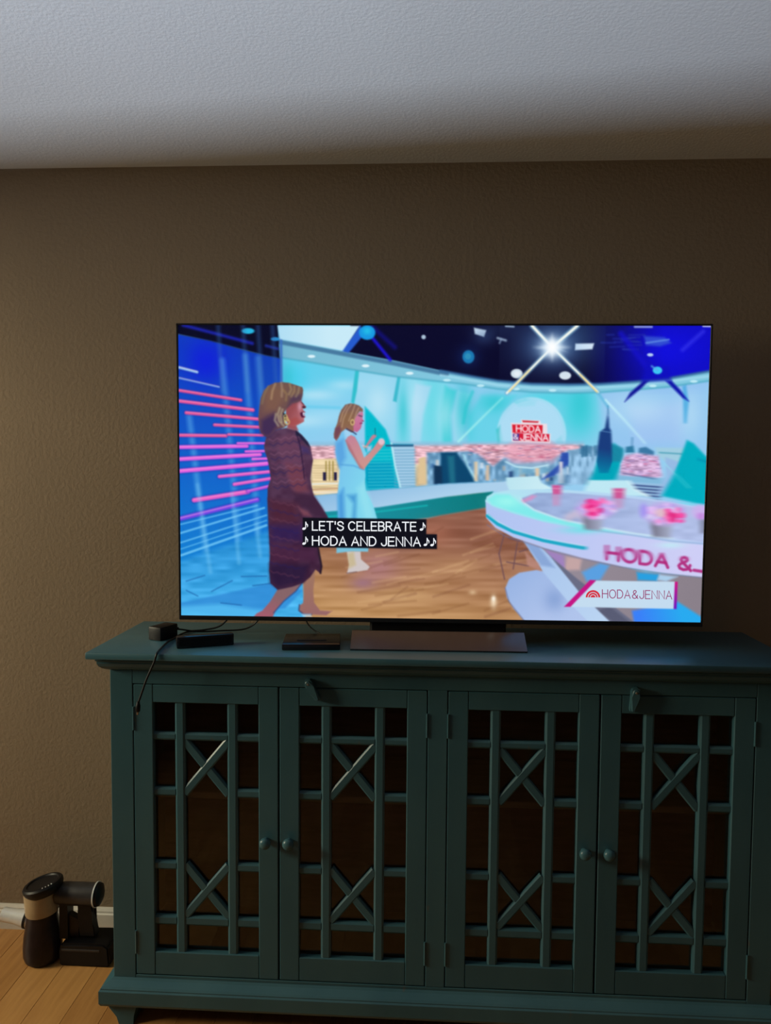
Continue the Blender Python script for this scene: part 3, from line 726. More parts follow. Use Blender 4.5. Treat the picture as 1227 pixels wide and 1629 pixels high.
    poly(c4((620, 470), (700, 430), (740, 440), (700, 505), (640, 510)), (90, 160, 225), 6); poly(c4((860, 470), (960, 480), (950, 510), (865, 505)), (40, 160, 225), 5); poly(c4((960, 480), (1040, 490), (990, 512), (950, 505)), (170, 205, 235), 5)
    # table base and slanted leg
    poly(c4((283, 540), (300, 500), (345, 472), (420, 460), (480, 470), (560, 560), (700, 690), (372, 690), (320, 630), (290, 580)), (150, 178, 226), 2.5, grad=(810, 915, 870, 985, (176, 196, 236)))
    glow(*c4((500, 590))[0], 18, 20, (120, 150, 205), .6)
    stroke(c4((283, 540), (300, 600), (372, 690)), 2, (90, 90, 130), .5, 2)
    poly(c4((440, 365), (470, 390), (600, 500), (720, 590), (850, 690), (730, 690), (600, 560)), (105, 108, 132), 3)
    poly(c4((740, 620), (830, 690), (760, 690), (690, 640)), (85, 88, 112), 4, .8)
    poly(c4((365, 335), (440, 360), (480, 400), (610, 560), (745, 690), (650, 690), (560, 600), (450, 470)), (168, 196, 236), 2.5, grad=(850, 880, 960, 985, (186, 212, 242)))
    poly(c4((365, 335), (430, 358), (500, 450), (440, 440)), (130, 160, 210), 5, .8)
    poly(c4((840, 640), (1040, 600), (1150, 670), (1150, 700), (850, 700)), (58, 128, 248), 5, grad=(1020, 985, 1085, 968, (40, 170, 240)))
    # stool behind the table
    for a, b_ in (((278, 305), (256, 388)), ((256, 388), (280, 500)), ((336, 340), (318, 455)), ((290, 425), (385, 442)), ((300, 320), (345, 335)), ((345, 380), (380, 370))): stroke(c4(a, b_), 2.2, (110, 78, 84), .85, 1.8)
    poly(c4((370, 380), (430, 430), (440, 465), (380, 440)), (190, 140, 130), 4, .7)
    # chairs
    poly(c4((285, 55), (430, 48), (442, 78), (492, 105), (400, 112), (300, 110), (290, 85)), (186, 228, 240), 2.2, grad=(805, 760, 880, 780, (206, 238, 246)))
    poly(c4((650, 66), (826, 68), (852, 108), (910, 138), (780, 132), (628, 116)), (190, 232, 244), 2.2); stroke(c4((826, 70), (855, 108), (915, 138)), 3, (225, 245, 250), .9)
    # round table
    outer = c4((196, 160), (202, 138), (230, 122), (300, 110), (420, 106), (560, 110), (720, 122), (900, 142), (1165, 190), (1160, 352), (1020, 338), (850, 312), (650, 285), (450, 248), (320, 212), (230, 180))
    rim = c4((196, 152), (200, 232), (240, 275), (320, 318), (450, 362), (620, 408), (800, 446), (980, 474), (1165, 494), (1165, 345), (1020, 336), (850, 310), (650, 283), (450, 246), (320, 210), (230, 178))
    poly(rim, (176, 196, 242), 2.2, grad=(780, 830, 1100, 880, (206, 206, 246)))
    poly(outer, (178, 226, 242), 2, grad=(790, 790, 1100, 830, (186, 206, 244)))
    poly(c4((205, 150), (240, 128), (300, 130), (345, 165), (420, 205), (560, 245), (680, 275), (800, 300), (640, 282), (450, 245), (310, 205), (225, 175)), (120, 236, 234), 6, .85)
    glow(*c4((620, 285))[0], 34, 6, (110, 226, 232), .8); glow(*c4((1010, 352))[0], 22, 5, (190, 240, 246), .7); glow(*c4((290, 160))[0], 22, 9, (160, 248, 240), .8)
    inner = c4((352, 146), (420, 122), (560, 122), (760, 138), (960, 160), (1165, 196), (1160, 338), (1020, 322), (850, 300), (680, 270), (520, 236), (410, 196), (365, 165))
    poly(inner, (150, 172, 216), 2.5, grad=(850, 780, 1090, 850, (178, 192, 232)), tex=vn(18, 6, 71, 9))
    stroke(inner[7:] + inner[:1], 2.5, (206, 236, 246), .8, 2.5); stroke(c4((650, 283), (850, 309), (1020, 335), (1160, 346)), 2, (130, 160, 205), .6, 2)
    poly(c4((355, 155), (400, 132), (420, 136), (400, 152), (365, 164)), (226, 140, 190), 5, .75)
    stroke(c4((560, 230), (600, 210), (640, 240)), 12, (216, 190, 205), .6, 8)
    stroke(c4((206, 222), (250, 258), (320, 292), (450, 330), (560, 352), (632, 364)), 6, (22, 166, 196), .95, 1.8)
    stroke(c4((204, 214), (250, 248), (320, 284), (450, 322), (630, 355)), 1.6, (215, 235, 248), .7, 1.6)
    stroke(c4((204, 262), (280, 310), (450, 366), (620, 411), (800, 449), (980, 477), (1160, 496)), 2, (110, 112, 150), .5, 2.2)
    ptext('HODA &', *c4((728, 412), (1098, 464)), 20.5, 4.8, (176, 40, 122), .02, 2)
    stroke(c4((1112, 462), (1165, 470)), 5, (176, 40, 122), .9, 2)
    # cups, flowers
    for x0, x1, y0, y1, yb in ((488, 530, 88, 130, 178), (755, 806, 102, 148, 190)):
        poly(c4((x0, y0), (x1, y0), (x1-4, y1), (x0+4, y1)), (206, 88, 150), 3); poly(c4((x0, y1), (x1-4, y1), (x1-10, yb), (x0+4, yb)), (196, 150, 196), 5, .8)
        stroke(c4((x0+4, y0+14), (x1-4, y0+16)), 1.5, (235, 150, 190), .8, 1.6)
    for cx, cy, s in ((682, 190, 1.0), (985, 215, 1.08)):
        poly(c4((cx-62*s, cy+30), (cx+32*s, cy+35), (cx+22*s, cy+98*s), (cx-50*s, cy+92*s)), (122, 122, 142), 5, grad=(700+(cx-50)*K, 800, 700+(cx+30)*K, 800, (170, 178, 205)))
        ell(*c4((cx, cy))[0], 30*s, 17*s, (196, 170, 232), .95, .5)
        for k in range(34):
            a = RNG.uniform(0, 2*PI); r = RNG.uniform(0.3, 1)
            ell(*c4((cx+78*r*s*math.cos(a), cy+44*r*s*math.sin(a)))[0], RNG.uniform(4, 8), RNG.uniform(2.5, 4), [(226, 190, 244), (186, 160, 232), (240, 150, 216), (214, 206, 244)][k % 4], .8, .6)
    for cx, cy, n_ in ((672, 196, 18), (1028, 224, 12)):
        for k in range(n_):
            ell(*c4((cx+RNG.normal(0, 22), cy+RNG.normal(0, 18)))[0], RNG.uniform(4, 8), RNG.uniform(3, 5), [(246, 70, 160), (250, 110, 180), (226, 44, 130)][k % 3], .85, .5)
    ell(*c4((965, 210))[0], 9, 7, (226, 190, 200), .9, .5); ell(*c4((890, 200))[0], 6, 12, (160, 140, 240), .8, .6)
    ell(*c4((1140, 205))[0], 14, 12, (206, 176, 236), .9, .5); ell(*c4((1142, 225))[0], 6, 6, (196, 130, 220), .8, .5); poly(c4((1138, 240), (1165, 240), (1165, 300), (1140, 300)), (120, 124, 150), 4, .8)
    # lamps of the studio ceiling
    poly(c2((146, 55), (200, 66), (190, 95), (150, 82)), (205, 226, 244), 2.5); glow(*c2((190, 95))[0], 18, 14, (60, 90, 140), .4)
    poly(c2((590, 124), (672, 122), (664, 148), (588, 152)), (226, 238, 250), 2.5)
    ell(*c2((333, 255))[0], 9.5, 7.5, (216, 228, 236), 1, .25); ell(*c2((545, 263))[0], 9.5, 6.5, (226, 234, 240), 1, .25); ell(*c2((335, 255))[0], 5, 4, (245, 248, 250), .7, .5)
    ell(*c2((122, 182))[0], 9.5, 10.5, (24, 140, 190), 1, .25); ell(*c2((120, 180))[0], 5, 5, (60, 190, 210), .8, .5); glow(*c2((122, 182))[0], 18, 18, (30, 70, 150), .35)
    stroke(c2((250, 100), (285, 110)), 3.5, (160, 180, 205), .85, 3); stroke(c2((265, 105), (258, 122)), 2.5, (140, 160, 190), .8, 3)
    stroke(c2((285, 48), (320, 50)), 2.5, (190, 215, 235), .8, 2); stroke(c2((850, 50), (925, 50)), 3, (180, 200, 240), .8, 2); stroke(c2((1150, 46), (1184, 47)), 2.5, (220, 230, 250), .9, 2)
    for k in range(14):
        y = RNG.uniform(60, 150); x = RNG.uniform(690, 850); stroke(c2((x, y), (x+RNG.uniform(20, 80), y+RNG.uniform(-6, 6))), 2.2, (40, 56, 170), .55, 3)
    poly(c2((890, 90), (980, 95), (1010, 120), (960, 135), (900, 130)), (56, 90, 210), 5, .8); stroke(c2((900, 120), (1000, 105)), 2.5, (110, 160, 235), .7, 2.5)
    ell(*c2((918, 172))[0], 5, 2.6, (190, 215, 250), .95, .5)
    stroke(c2((1150, 70), (1060, 150)), 6, (60, 60, 240), .6, 6); stroke(c2((790, 80), (900, 220)), 9, (20, 16, 200), .7, 6)
    poly(c2((890, 285), (912, 285), (880, 318), (806, 378), (830, 338)), (16, 20, 150), 4); poly(c2((985, 285), (1012, 285), (1050, 325), (1088, 375), (1060, 360)), (16, 24, 170), 4)
    poly(c2((900, 215), (1000, 225), (1010, 285), (880, 288)), (14, 14, 190), 8, .8)
    ell(*c2((950, 240))[0], 7.5, 6, (60, 200, 245), 1, .35); stroke(c2((925, 222), (950, 240)), 3, (90, 170, 240), .8, 3)
    # the big star lamp and its rays
    cx, cy = c2((488, 140))[0]
    glow(cx, cy, 40, 28, (110, 165, 222), .8, 1.3)
    for k in range(26):
        a = 2*PI*k/26+0.12; l = RNG.uniform(14, 34); stroke([(cx, cy), (cx+l*math.cos(a), cy+l*.8*math.sin(a))], 2.2, (190, 226, 250), .7, 2.2, fade=(1, .0))
    for b_, wd in (((400, 46), 8), ((598, 46), 8), ((290, 340), 6.5), ((690, 336), 6.5)):
        q = c2((488, 140), b_); stroke(q, wd, (120, 170, 205), .8, 4); stroke(q, wd*.5, (250, 252, 240), .95, 2)
    stroke(c2((390, 238), (300, 333)), 2.4, (240, 214, 130), .75, 1.8); stroke(c2((610, 258), (686, 336)), 2.4, (240, 208, 110), .75, 1.8)
    for b_, l in (((1, 0), 34), ((-1, 0), 34), ((0, 1), 26), ((0, -1), 26)): stroke([(cx, cy), (cx+b_[0]*l, cy+b_[1]*l)], 5, (226, 242, 252), .9, 4, fade=(1, 0))
    glow(cx, cy, 18, 16, (226, 242, 254), 1, 2); glow(cx, cy, 9, 12, (255, 255, 255), 1, 2)
    stroke(c2((270, 362), (190, 440), (78, 552)), 3.4, (176, 244, 240), .85, 3, fade=(.5, .9)); stroke(c2((722, 370), (800, 452), (895, 558)), 3.4, (198, 244, 250), .9, 3, fade=(.95, .6)); stroke(c2((690, 340), (732, 400)), 4, (80, 180, 215), .6, 4)
    # red logo plates on the wall
    poly(c2((352, 456), (436, 460), (440, 476), (355, 474)), (240, 226, 232), 2); poly(c2((357, 459), (430, 463), (426, 470), (360, 468)), (206, 50, 66), 1.6)
    poly(c2((308, 470), (466, 474), (468, 518), (482, 518), (480, 558), (312, 552)), (236, 222, 230), 2)
    poly(c2((313, 477), (447, 480), (446, 516), (315, 513)), (214, 30, 50), 1.5); poly(c2((322, 515), (476, 519), (475, 552), (318, 547)), (210, 28, 56), 1.5)
    poly(c2((316, 518), (344, 518), (342, 547), (318, 546)), (70, 60, 150), 2)
    ptext('HODA', *c2((332, 508), (436, 511)), 9.5, 2.0, (250, 226, 232)); ptext('&', *c2((320, 541), (338, 542)), 8, 1.7, (250, 226, 232)); ptext('JENNA', *c2((350, 545), (470, 548)), 9.5, 2.0, (250, 226, 232))
    # --- second host
    boots = c3((790, 350), (850, 350), (852, 385), (890, 418), (880, 432), (832, 440), (790, 448), (800, 410))
    poly(boots, (206, 196, 196), 2.2); poly(c3((792, 360), (820, 352), (830, 410), (800, 425)), (196, 176, 120), 5, .6); stroke(c3((790, 446), (832, 440)), 2, (120, 90, 90), .7)
    poly(c3((745, 330), (885, 335), (882, 352), (810, 350), (745, 358)), (120, 190, 216), 2.2)
    poly(cC((480, 655), (540, 560), (572, 512), (600, 498), (632, 510), (624, 530), (596, 556), (520, 645), (500, 690)), (196, 128, 146), 2.5); stroke(cC((615, 500), (612, 420)), 1.6, (20, 110, 130), .9, 1.6); stroke(cC((478, 655), (528, 660)), 1.8, (224, 196, 150), .9, 1.6)
    poly(cC((510, 660), (570, 640), (560, 700), (505, 745)), (160, 200, 235), 4)
    poly(cC((190, 425), (250, 425), (335, 480), (405, 600), (470, 680), (502, 745), (492, 800), (472, 900), (482, 960), (487, 1040), (477, 1120), (492, 1240), (545, 1340), (592, 1440), (645, 1620), (128, 1620), (120, 1300), (142, 1100), (152, 950), (112, 820), (95, 730), (100, 590), (140, 520)), (118, 192, 236), 2, grad=(533, 720, 590, 740, (128, 214, 238)))
    poly(cC((100, 600), (200, 560), (230, 800), (150, 940), (112, 820), (95, 730)), (84, 158, 222), 8, .8); poly(cC((125, 1290), (200, 1200), (220, 1610), (130, 1610)), (64, 144, 216), 8, .8)
    poly(cC((250, 1290), (370, 1280), (360, 1610), (310, 1610), (330, 1400)), (56, 140, 206), 8, .75); poly(cC((380, 1200), (470, 1120), (560, 1400), (600, 1600), (480, 1600)), (150, 226, 240), 10, .7)
    poly(cC((200, 440), (260, 430), (330, 490), (230, 560)), (170, 214, 242), 5, .8); stroke(cC((160, 890), (330, 905), (470, 960)), 2, (76, 150, 214), .7, 3)
    arm = cC((226, 575), (255, 530), (300, 505), (350, 530), (395, 610), (430, 690), (468, 800), (540, 735), (600, 660), (640, 600), (672, 562), (715, 562), (740, 590), (735, 625), (690, 680), (610, 770), (530, 870), (465, 955), (415, 935), (345, 810), (270, 690))
    poly(arm, (196, 132, 150), 2, grad=(558, 700, 578, 745, (206, 150, 140))); poly(cC((230, 575), (280, 640), (400, 880), (460, 950), (415, 935), (340, 810), (265, 690)), (160, 96, 106), 5, .7)
    ell(*cC((695, 590))[0], 5, 5.5, (232, 206, 220), .8, .5)
    face2 = cC((340, 290), (400, 215), (450, 195), (458, 240), (448, 285), (464, 322), (444, 335), (446, 352), (436, 366), (440, 380), (424, 425), (378, 470), (320, 450), (320, 370))
    poly(face2, (204, 124, 160), 1.6, grad=(562, 660, 575, 690, (190, 100, 140))); stroke(cC((400, 250), (440, 262)), 2, (80, 60, 90), .9, 1.6); stroke(cC((418, 356), (442, 350)), 1.8, (130, 30, 80), .9, 1.5); stroke(cC((444, 322), (462, 326)), 1.4, (110, 50, 90), .8, 1.4)
    hair2 = cC((290, 93), (225, 110), (172, 178), (140, 262), (120, 350), (100, 400), (74, 490), (80, 545), (106, 578), (138, 540), (170, 470), (230, 425), (300, 470), (335, 470), (330, 400), (345, 300), (380, 240), (410, 200), (456, 200), (452, 165), (405, 122), (345, 100))
    poly(hair2, (122, 92, 84), 1.8, grad=(540, 650, 560, 690, (150, 106, 84))); poly(cC((170, 230), (330, 200), (330, 360), (180, 400)), (140, 104, 72), 8, .7)
    for a in (((300, 110), (250, 180), (200, 300), (180, 400)), ((350, 115), (320, 200), (270, 320)), ((400, 150), (370, 210), (345, 300)), ((250, 120), (190, 220), (160, 330))): stroke(cC(*a), 2, (206, 172, 140), .5, 2)
    poly(cC((90, 420), (150, 380), (170, 450), (110, 570), (80, 540)), (110, 62, 84), 4, .8)
    ell(*cC((318, 340))[0], 3.5, 5, (226, 196, 130), .9, .4, ring=.6); stroke(cC((240, 425), (330, 470), (365, 495)), 2, (40, 40, 90), .8, 1.8)
    # --- first host
    legb = cB((380, 1235), (560, 1195), (700, 1140), (610, 1255), (460, 1375), (355, 1500), (310, 1600), (60, 1600), (120, 1535), (190, 1500), (285, 1390))
    poly(legb, (134, 100, 104), 2, grad=(430, 945, 415, 985, (166, 92, 110)))
    stroke(cB((690, 1150), (600, 1265), (450, 1390), (330, 1530)), 2, (36, 60, 120), .7, 2)
    legf = cB((700, 1140), (845, 990), (838, 1120), (822, 1250), (832, 1400), (905, 1500), (1040, 1510), (1060, 1505), (985, 1560), (700, 1545), (650, 1510), (650, 1440), (695, 1405), (705, 1280))
    poly(legf, (158, 116, 96), 2.2, grad=(485, 920, 500, 985, (150, 102, 104))); stroke(cB((650, 1430), (642, 1500), (700, 1545), (800, 1550)), 2.2, (60, 62, 100), .8, 2); poly(cB((680, 1545), (790, 1545), (800, 1580), (700, 1580)), (190, 220, 240), 4, .8)
    dress = cA((180, 850), (300, 765), (430, 738), (560, 765), (640, 838), (712, 920), (748, 990), (766, 1080), (781, 1160), (762, 1270), (746, 1400), (762, 1500), (792, 1629)) + \
        cB((850, 100), (930, 215), (1010, 345), (880, 400), (885, 720), (932, 950), (915, 1042), (850, 990), (785, 1085), (700, 1155), (560, 1205), (380, 1242), (290, 1160), (274, 1000), (285, 800), (270, 500), (254, 100)) + \
        cA((188, 1629), (190, 1520), (230, 1400), (210, 1250), (190, 1150), (155, 1050), (144, 980), (160, 900))
    poly(dress, (86, 56, 84), 2, grad=(450, 690, 455, 900, (64, 34, 60)), tex=vn(9, 7, 81, 8))
    poly(cB((290, 130), (640, 160), (640, 420), (300, 420)), (78, 34, 52), 14, .7); poly(cB((290, 440), (680, 440), (690, 640), (300, 640)), (44, 26, 84), 14, .7); poly(cB((300, 660), (860, 740), (860, 880), (300, 900)), (74, 34, 66), 12, .6); poly(cB((280, 920), (760, 940), (700, 1140), (380, 1220), (290, 1150)), (36, 22, 58), 10, .7)
    sleeve = cA((330, 860), (480, 800), (560, 860), (610, 980), (630, 1100), (650, 1260), (665, 1400), (700, 1520), (760, 1629), (540, 1629), (470, 1450), (400, 1250), (330, 1080))
    poly(sleeve, (104, 64, 90), 7, .75); poly(cA((430, 1200), (640, 1250), (680, 1420), (720, 1560), (560, 1600), (480, 1450)), (116, 60, 74), 8, .75)
    poly(cB((560, 20), (830, 60), (940, 230), (990, 340), (850, 330), (740, 230), (600, 140)), (58, 32, 58), 6, .7)
    for k in range(11):                                   # zigzag knit
        y0 = 900+k*62; pts = []
        for i in range(9):
            pts.append((210+i*52+k*6, y0 - i*7 + (20 if i % 2 else -14)))
        pts = [q for q in pts if q[0] < 745]
        stroke(cA(*pts), 1.8, [(128, 84, 112), (44, 34, 84), (110, 62, 92)][k % 3], .55, 2)
    for k in range(9):
        y0 = 130+k*110; stroke(cB(*[(285+i*45, y0+i*10+(12 if i % 2 else -10)) for i in range(9)]), 1.8, [(110, 62, 84), (36, 30, 96)][k % 2], .45, 2.4)
    poly(cA((600, 960), (720, 1000), (745, 1080), (640, 1060)), (60, 50, 110), 6, .6); stroke(cA((560, 790), (610, 960), (640, 1150), (670, 1400)), 1.8, (40, 24, 56), .8, 2)
    poly(cA((560, 770), (640, 838), (710, 920), (745, 985), (700, 960), (600, 850), (560, 830)), (28, 30, 58), 3, .9)
    poly(cB((640, 215), (760, 270), (800, 330), (700, 320), (660, 260)), (140, 78, 92), 5, .7); stroke(cB((885, 730), (925, 950), (912, 1035)), 3, (34, 22, 36), .9, 2)
    poly(cA((455, 690), (560, 700), (592, 775), (520, 765), (440, 740)), (150, 84, 92), 3)
    face1 = cA((430, 470), (500, 400), (620, 360), (636, 400), (664, 430), (692, 462), (676, 484), (648, 490), (662, 515), (682, 533), (664, 562), (682, 594), (664, 618), (666, 655), (600, 690), (540, 718), (470, 712), (430, 640))
    poly(face1, (150, 76, 82), 1.6, grad=(463, 650, 482, 660, (178, 104, 112))); glow(*cA((610, 460))[0], 3.5, 8, (216, 168, 190), .7); poly(cA((450, 640), (560, 600), (640, 660), (540, 715), (470, 710)), (166, 74, 72), 5, .7)
    poly(cA((612, 545), (640, 530), (680, 531), (664, 560), (680, 596), (640, 606), (620, 580)), (84, 30, 60), 1.4); poly(cA((648, 540), (680, 538), (660, 562), (676, 590), (652, 575)), (238, 232, 246), 1.2)
    ell(*cA((665, 468))[0], 3, 2, (60, 26, 40), .85, .6); stroke(cA((635, 405), (660, 436)), 1.5, (90, 44, 60), .8, 1.4)
    hair1 = cA((385, 143), (290, 150), (200, 190), (142, 258), (102, 350), (82, 480), (70, 600), (80, 720), (100, 800), (168, 858), (230, 838), (300, 765), (400, 738), (452, 700), (405, 655), (392, 565), (420, 520), (455, 470), (510, 420), (580, 405), (628, 378), (645, 320), (656, 250), (645, 210), (565, 182), (470, 152))
    poly(hair1, (112, 84, 78), 1.8, grad=(420, 620, 415, 680, (104, 70, 78)))
    poly(cA((110, 640), (280, 540), (330, 700), (230, 838), (168, 858), (100, 800)), (56, 38, 84), 9, .8); poly(cA((500, 330), (640, 300), (628, 378), (510, 420), (450, 470)), (74, 52, 84), 7, .75)
    poly(cA((160, 260), (300, 190), (420, 200), (400, 400), (300, 520), (150, 520)), (132, 94, 74), 12, .6)
    for a, col in ((((290, 170), (255, 260), (240, 360)), (226, 196, 140)), (((370, 150), (380, 230), (375, 330)), (206, 184, 150)), (((480, 170), (500, 240), (470, 300)), (214, 190, 120)), (((540, 200), (540, 260), (500, 330)), (206, 176, 110)), (((600, 215), (590, 280), (560, 330)), (196, 180, 130)), (((200, 200), (150, 300), (120, 420)), (150, 140, 100)), (((400, 250), (440, 300), (430, 380)), (180, 150, 90))):
        stroke(cA(*a), 2.4, col, .45, 4)
    for a in (((350, 480), (325, 560), (340, 650), (400, 710)), ((385, 500), (360, 580), (375, 660)), ((300, 560), (285, 640), (330, 710))): stroke(cA(*a), 3, (196, 186, 150), .6, 3.4)
    poly(cA((390, 540), (430, 560), (440, 640), (400, 650)), (26, 20, 34), 2, .9)
    for x, y, r in ((425, 592, 3.4), (432, 625, 4.0), (444, 660, 4.6)): ell(*cA((x, y))[0], r, r*1.05, (206, 180, 110), .95, .35, ring=.62)
    hblur(880, 740, 1140, 900, 5)
    hblur(640, 705, 900, 790, 2); hblur(900, 640, 1140, 740, 2)
    # --- captions and the corner banner
    for q in (c3((598, 203), (1138, 210), (1137, 278), (598, 270)), c3((598, 269), (1184, 276), (1184, 341), (598, 332))): poly(q, (13, 13, 24), 1.2)

    poly(c4((682, 507), (1030, 512), (1024, 632), (566, 622)), (196, 220, 240), 1.3)
    poly(c4((655, 504), (682, 506), (570, 622), (541, 622)), (196, 22, 132), 1.3)
    poly(c4((1028, 512), (1041, 513), (1036, 633), (1023, 632)), (204, 20, 130), 1.2, grad=(1078, 930, 1076, 972, (110, 20, 190)))
paint()
k3 = np.array([1, 2, 1.])/4
for ax in (0, 1):                                      # the slight softness of a moving picture
    p = np.pad(IMG, [(1, 1) if a == ax else (0, 0) for a in range(3)], mode='edge')
    IMG = k3[0]*np.take(p, range(0, IMG.shape[ax]), ax) + k3[1]*np.take(p, range(1, IMG.shape[ax]+1), ax) + k3[2]*np.take(p, range(2, IMG.shape[ax]+2), ax)
def lin(c):
    c = np.clip(np.asarray(c, float)/255, 0, 1)
    return np.where(c <= 0.04045, c/12.92, ((c+0.055)/1.055)**2.4)
def st_local(s, t, off):
    z = SZ1 + (SZ0-SZ1)*t; x = -SX + 2*SX*s
    return x, -off*np.ones_like(np.asarray(s, float)) + (z-TVB)*LEAN, z-ZT
gx, gy, gz = st_local(S, Tt, -0.0030)
co = np.stack([gx, gy, gz], -1).reshape(-1, 3).astype(np.float32)
ii = np.arange(NX*NY).reshape(NY, NX)
quads = np.stack([ii[:-1, :-1], ii[1:, :-1], ii[1:, 1:], ii[:-1, 1:]], -1).reshape(-1, 4)
me = bpy.data.meshes.new('screen')
me.vertices.add(len(co)); me.vertices.foreach_set('co', co.ravel())
me.loops.add(quads.size); me.loops.foreach_set('vertex_index', quads.ravel().astype(np.int32))
me.polygons.add(len(quads)); me.polygons.foreach_set('loop_start', np.arange(0, quads.size, 4, dtype=np.int32))
me.update(calc_edges=True)
at = me.color_attributes.new('picture', 'FLOAT_COLOR', 'POINT')
rgba = np.ones((NX*NY, 4), np.float32); rgba[:, :3] = lin(IMG).reshape(-1, 3)
at.data.foreach_set('color', rgba.ravel())
m_screen = mat('lit_screen', (0.004, 0.004, 0.005), 0.25, spec=0.25)
N, L, b = nodes(m_screen)
an = N.new('ShaderNodeAttribute'); an.attribute_name = 'picture'
L.new(an.outputs['Color'], b.inputs['Emission Color']); b.inputs['Emission Strength'].default_value = 1.0
scr = link('screen', me, m_screen, tv); scr['label'] = 'glowing screen showing two women walking through a colourful talk show studio'

# lettering on the screen
def emis(name, rgb):
    mt = mat(name, (0.004, 0.004, 0.004), 0.3, spec=0.2)
    b = nodes(mt)[2]; c = lin(rgb); b.inputs['Emission Color'].default_value = (*c, 1); b.inputs['Emission Strength'].default_value = 1.0
    return mt
e_white = emis('screen_white', (240, 243, 248)); e_plum = emis('screen_plum', (150, 40, 100)); e_mag = emis('screen_magenta', (186, 36, 120)); e_red = emis('screen_red', (214, 44, 62)); e_pink = emis('screen_blush', (252, 236, 240))
def lettering(items, name, mt, off=0.0035):
    """items: (text, base left, base right, cap height, stroke width, shear) or polygons, in picture units; one mesh per line"""
    V = []; F = []
    def add(pts):
        n0 = len(V)
        for x, y in pts:
            s, t = to_st(x, y); p = st_local(s, t, off-0.0030); V.append((float(p[0]), float(p[1]), float(p[2])))
        F.append(tuple(range(n0, n0+len(pts))))
    for it in items:
        if not isinstance(it[0], str): add(it); continue
        text, a, b_, ch, wd, shear = it
        lines, tw = stroke_text(text)
        for l in lines:
            P = [Vector((a[0]+(b_[0]-a[0])*x/tw + shear*y*ch, a[1]+(b_[1]-a[1])*x/tw - y*ch)) for x, y in l]
            closed = (P[0]-P[-1]).length < 1e-4
            if closed: P = P[:-1]
            n = len(P); off_ = []
            for k in range(n):                             # mitred ribbon
                p0 = P[k-1] if (k > 0 or closed) else None; p1 = P[(k+1) % n] if (k < n-1 or closed) else None
                d0 = (P[k]-p0).normalized() if p0 is not None else (p1-P[k]).normalized()
                d1 = (p1-P[k]).normalized() if p1 is not None else d0
                n0_ = Vector((-d0.y, d0.x)); n1_ = Vector((-d1.y, d1.x)); mm = n0_+n1_
                if mm.length < 1e-3: mm = n0_
                mm.normalize(); sc = min(1.8, 1/max(0.3, mm.dot(n0_)))
                ext = Vector((0, 0))
                if p0 is None: ext = -d1*wd*0.45
                if p1 is None: ext = d0*wd*0.45
                off_.append((P[k]+ext+mm*wd/2*sc, P[k]+ext-mm*wd/2*sc))
            for k in range(n if closed else n-1):
                q0, q1 = off_[k], off_[(k+1) % n]
                add([q0[0], q1[0], q1[1], q0[1]])
    me = bpy.data.meshes.new(name); me.from_pydata(V, [], F); me.update()
    return link(name, me, mt, scr)
def note(cx, cy, s=1.0):
    hx, hy = cx-2.2*s, cy+4.6*s
    head = [(hx+2.9*s*math.cos(a)*0.95+0.4*s*math.sin(a), hy+1.9*s*math.sin(a)-0.6*s*math.cos(a)) for a in [2*PI*k/14 for k in range(14)]]
    stem = [(cx+0.0*s, cy-6.6*s), (cx+1.3*s, cy-6.6*s), (cx+1.0*s, cy+4.4*s), (cx-0.3*s, cy+4.4*s)]
    fl_ = [(cx+1.2*s, cy-6.6*s), (cx+2.0*s, cy-4.2*s), (cx+4.3*s, cy-1.8*s), (cx+4.2*s, cy+1.0*s), (cx+2.9*s, cy+2.8*s), (cx+3.0*s, cy-0.4*s), (cx+1.1*s, cy-2.4*s)]
    return [head, stem, fl_]
lettering([("LET'S CELEBRATE", *c3((641, 257), (1092, 261)), 13.8, 1.9, 0)] + note(*c3((610, 238))[0]) + note(*c3((1122, 242))[0]), 'caption_text', e_white)
lettering([("HODA AND JENNA", *c3((641, 322), (1111, 327)), 13.8, 1.9, 0)] + note(*c3((610, 303))[0]) + note(*c3((1139, 309))[0]) + note(*c3((1168, 310))[0]), 'caption_text', e_white)
lettering([("HODA&JENNA", *c4((708, 582), (1013, 588)), 13.2, 1.35, 0)], 'banner_text', e_plum)
cx, cy = c4((667, 580))[0]
arcs = []
for r0, r1 in ((8.6, 11.8), (5.0, 7.6), (0.0, 4.0)):
    for k in range(14):
        a0, a1 = PI*k/14, PI*(k+1)/14
        q = [(cx+r1*math.cos(a0), cy-r1*math.sin(a0)), (cx+r1*math.cos(a1), cy-r1*math.sin(a1)), (cx+r0*math.cos(a1), cy-r0*math.sin(a1)), (cx+r0*math.cos(a0), cy-r0*math.sin(a0))]
        arcs.append(q if r0 > 0 else q[:3])
lettering(arcs, 'rainbow_emblem', e_red)
# ------------------------------------------------------------------ things on the sideboard
ZS = ZT + 0.0003
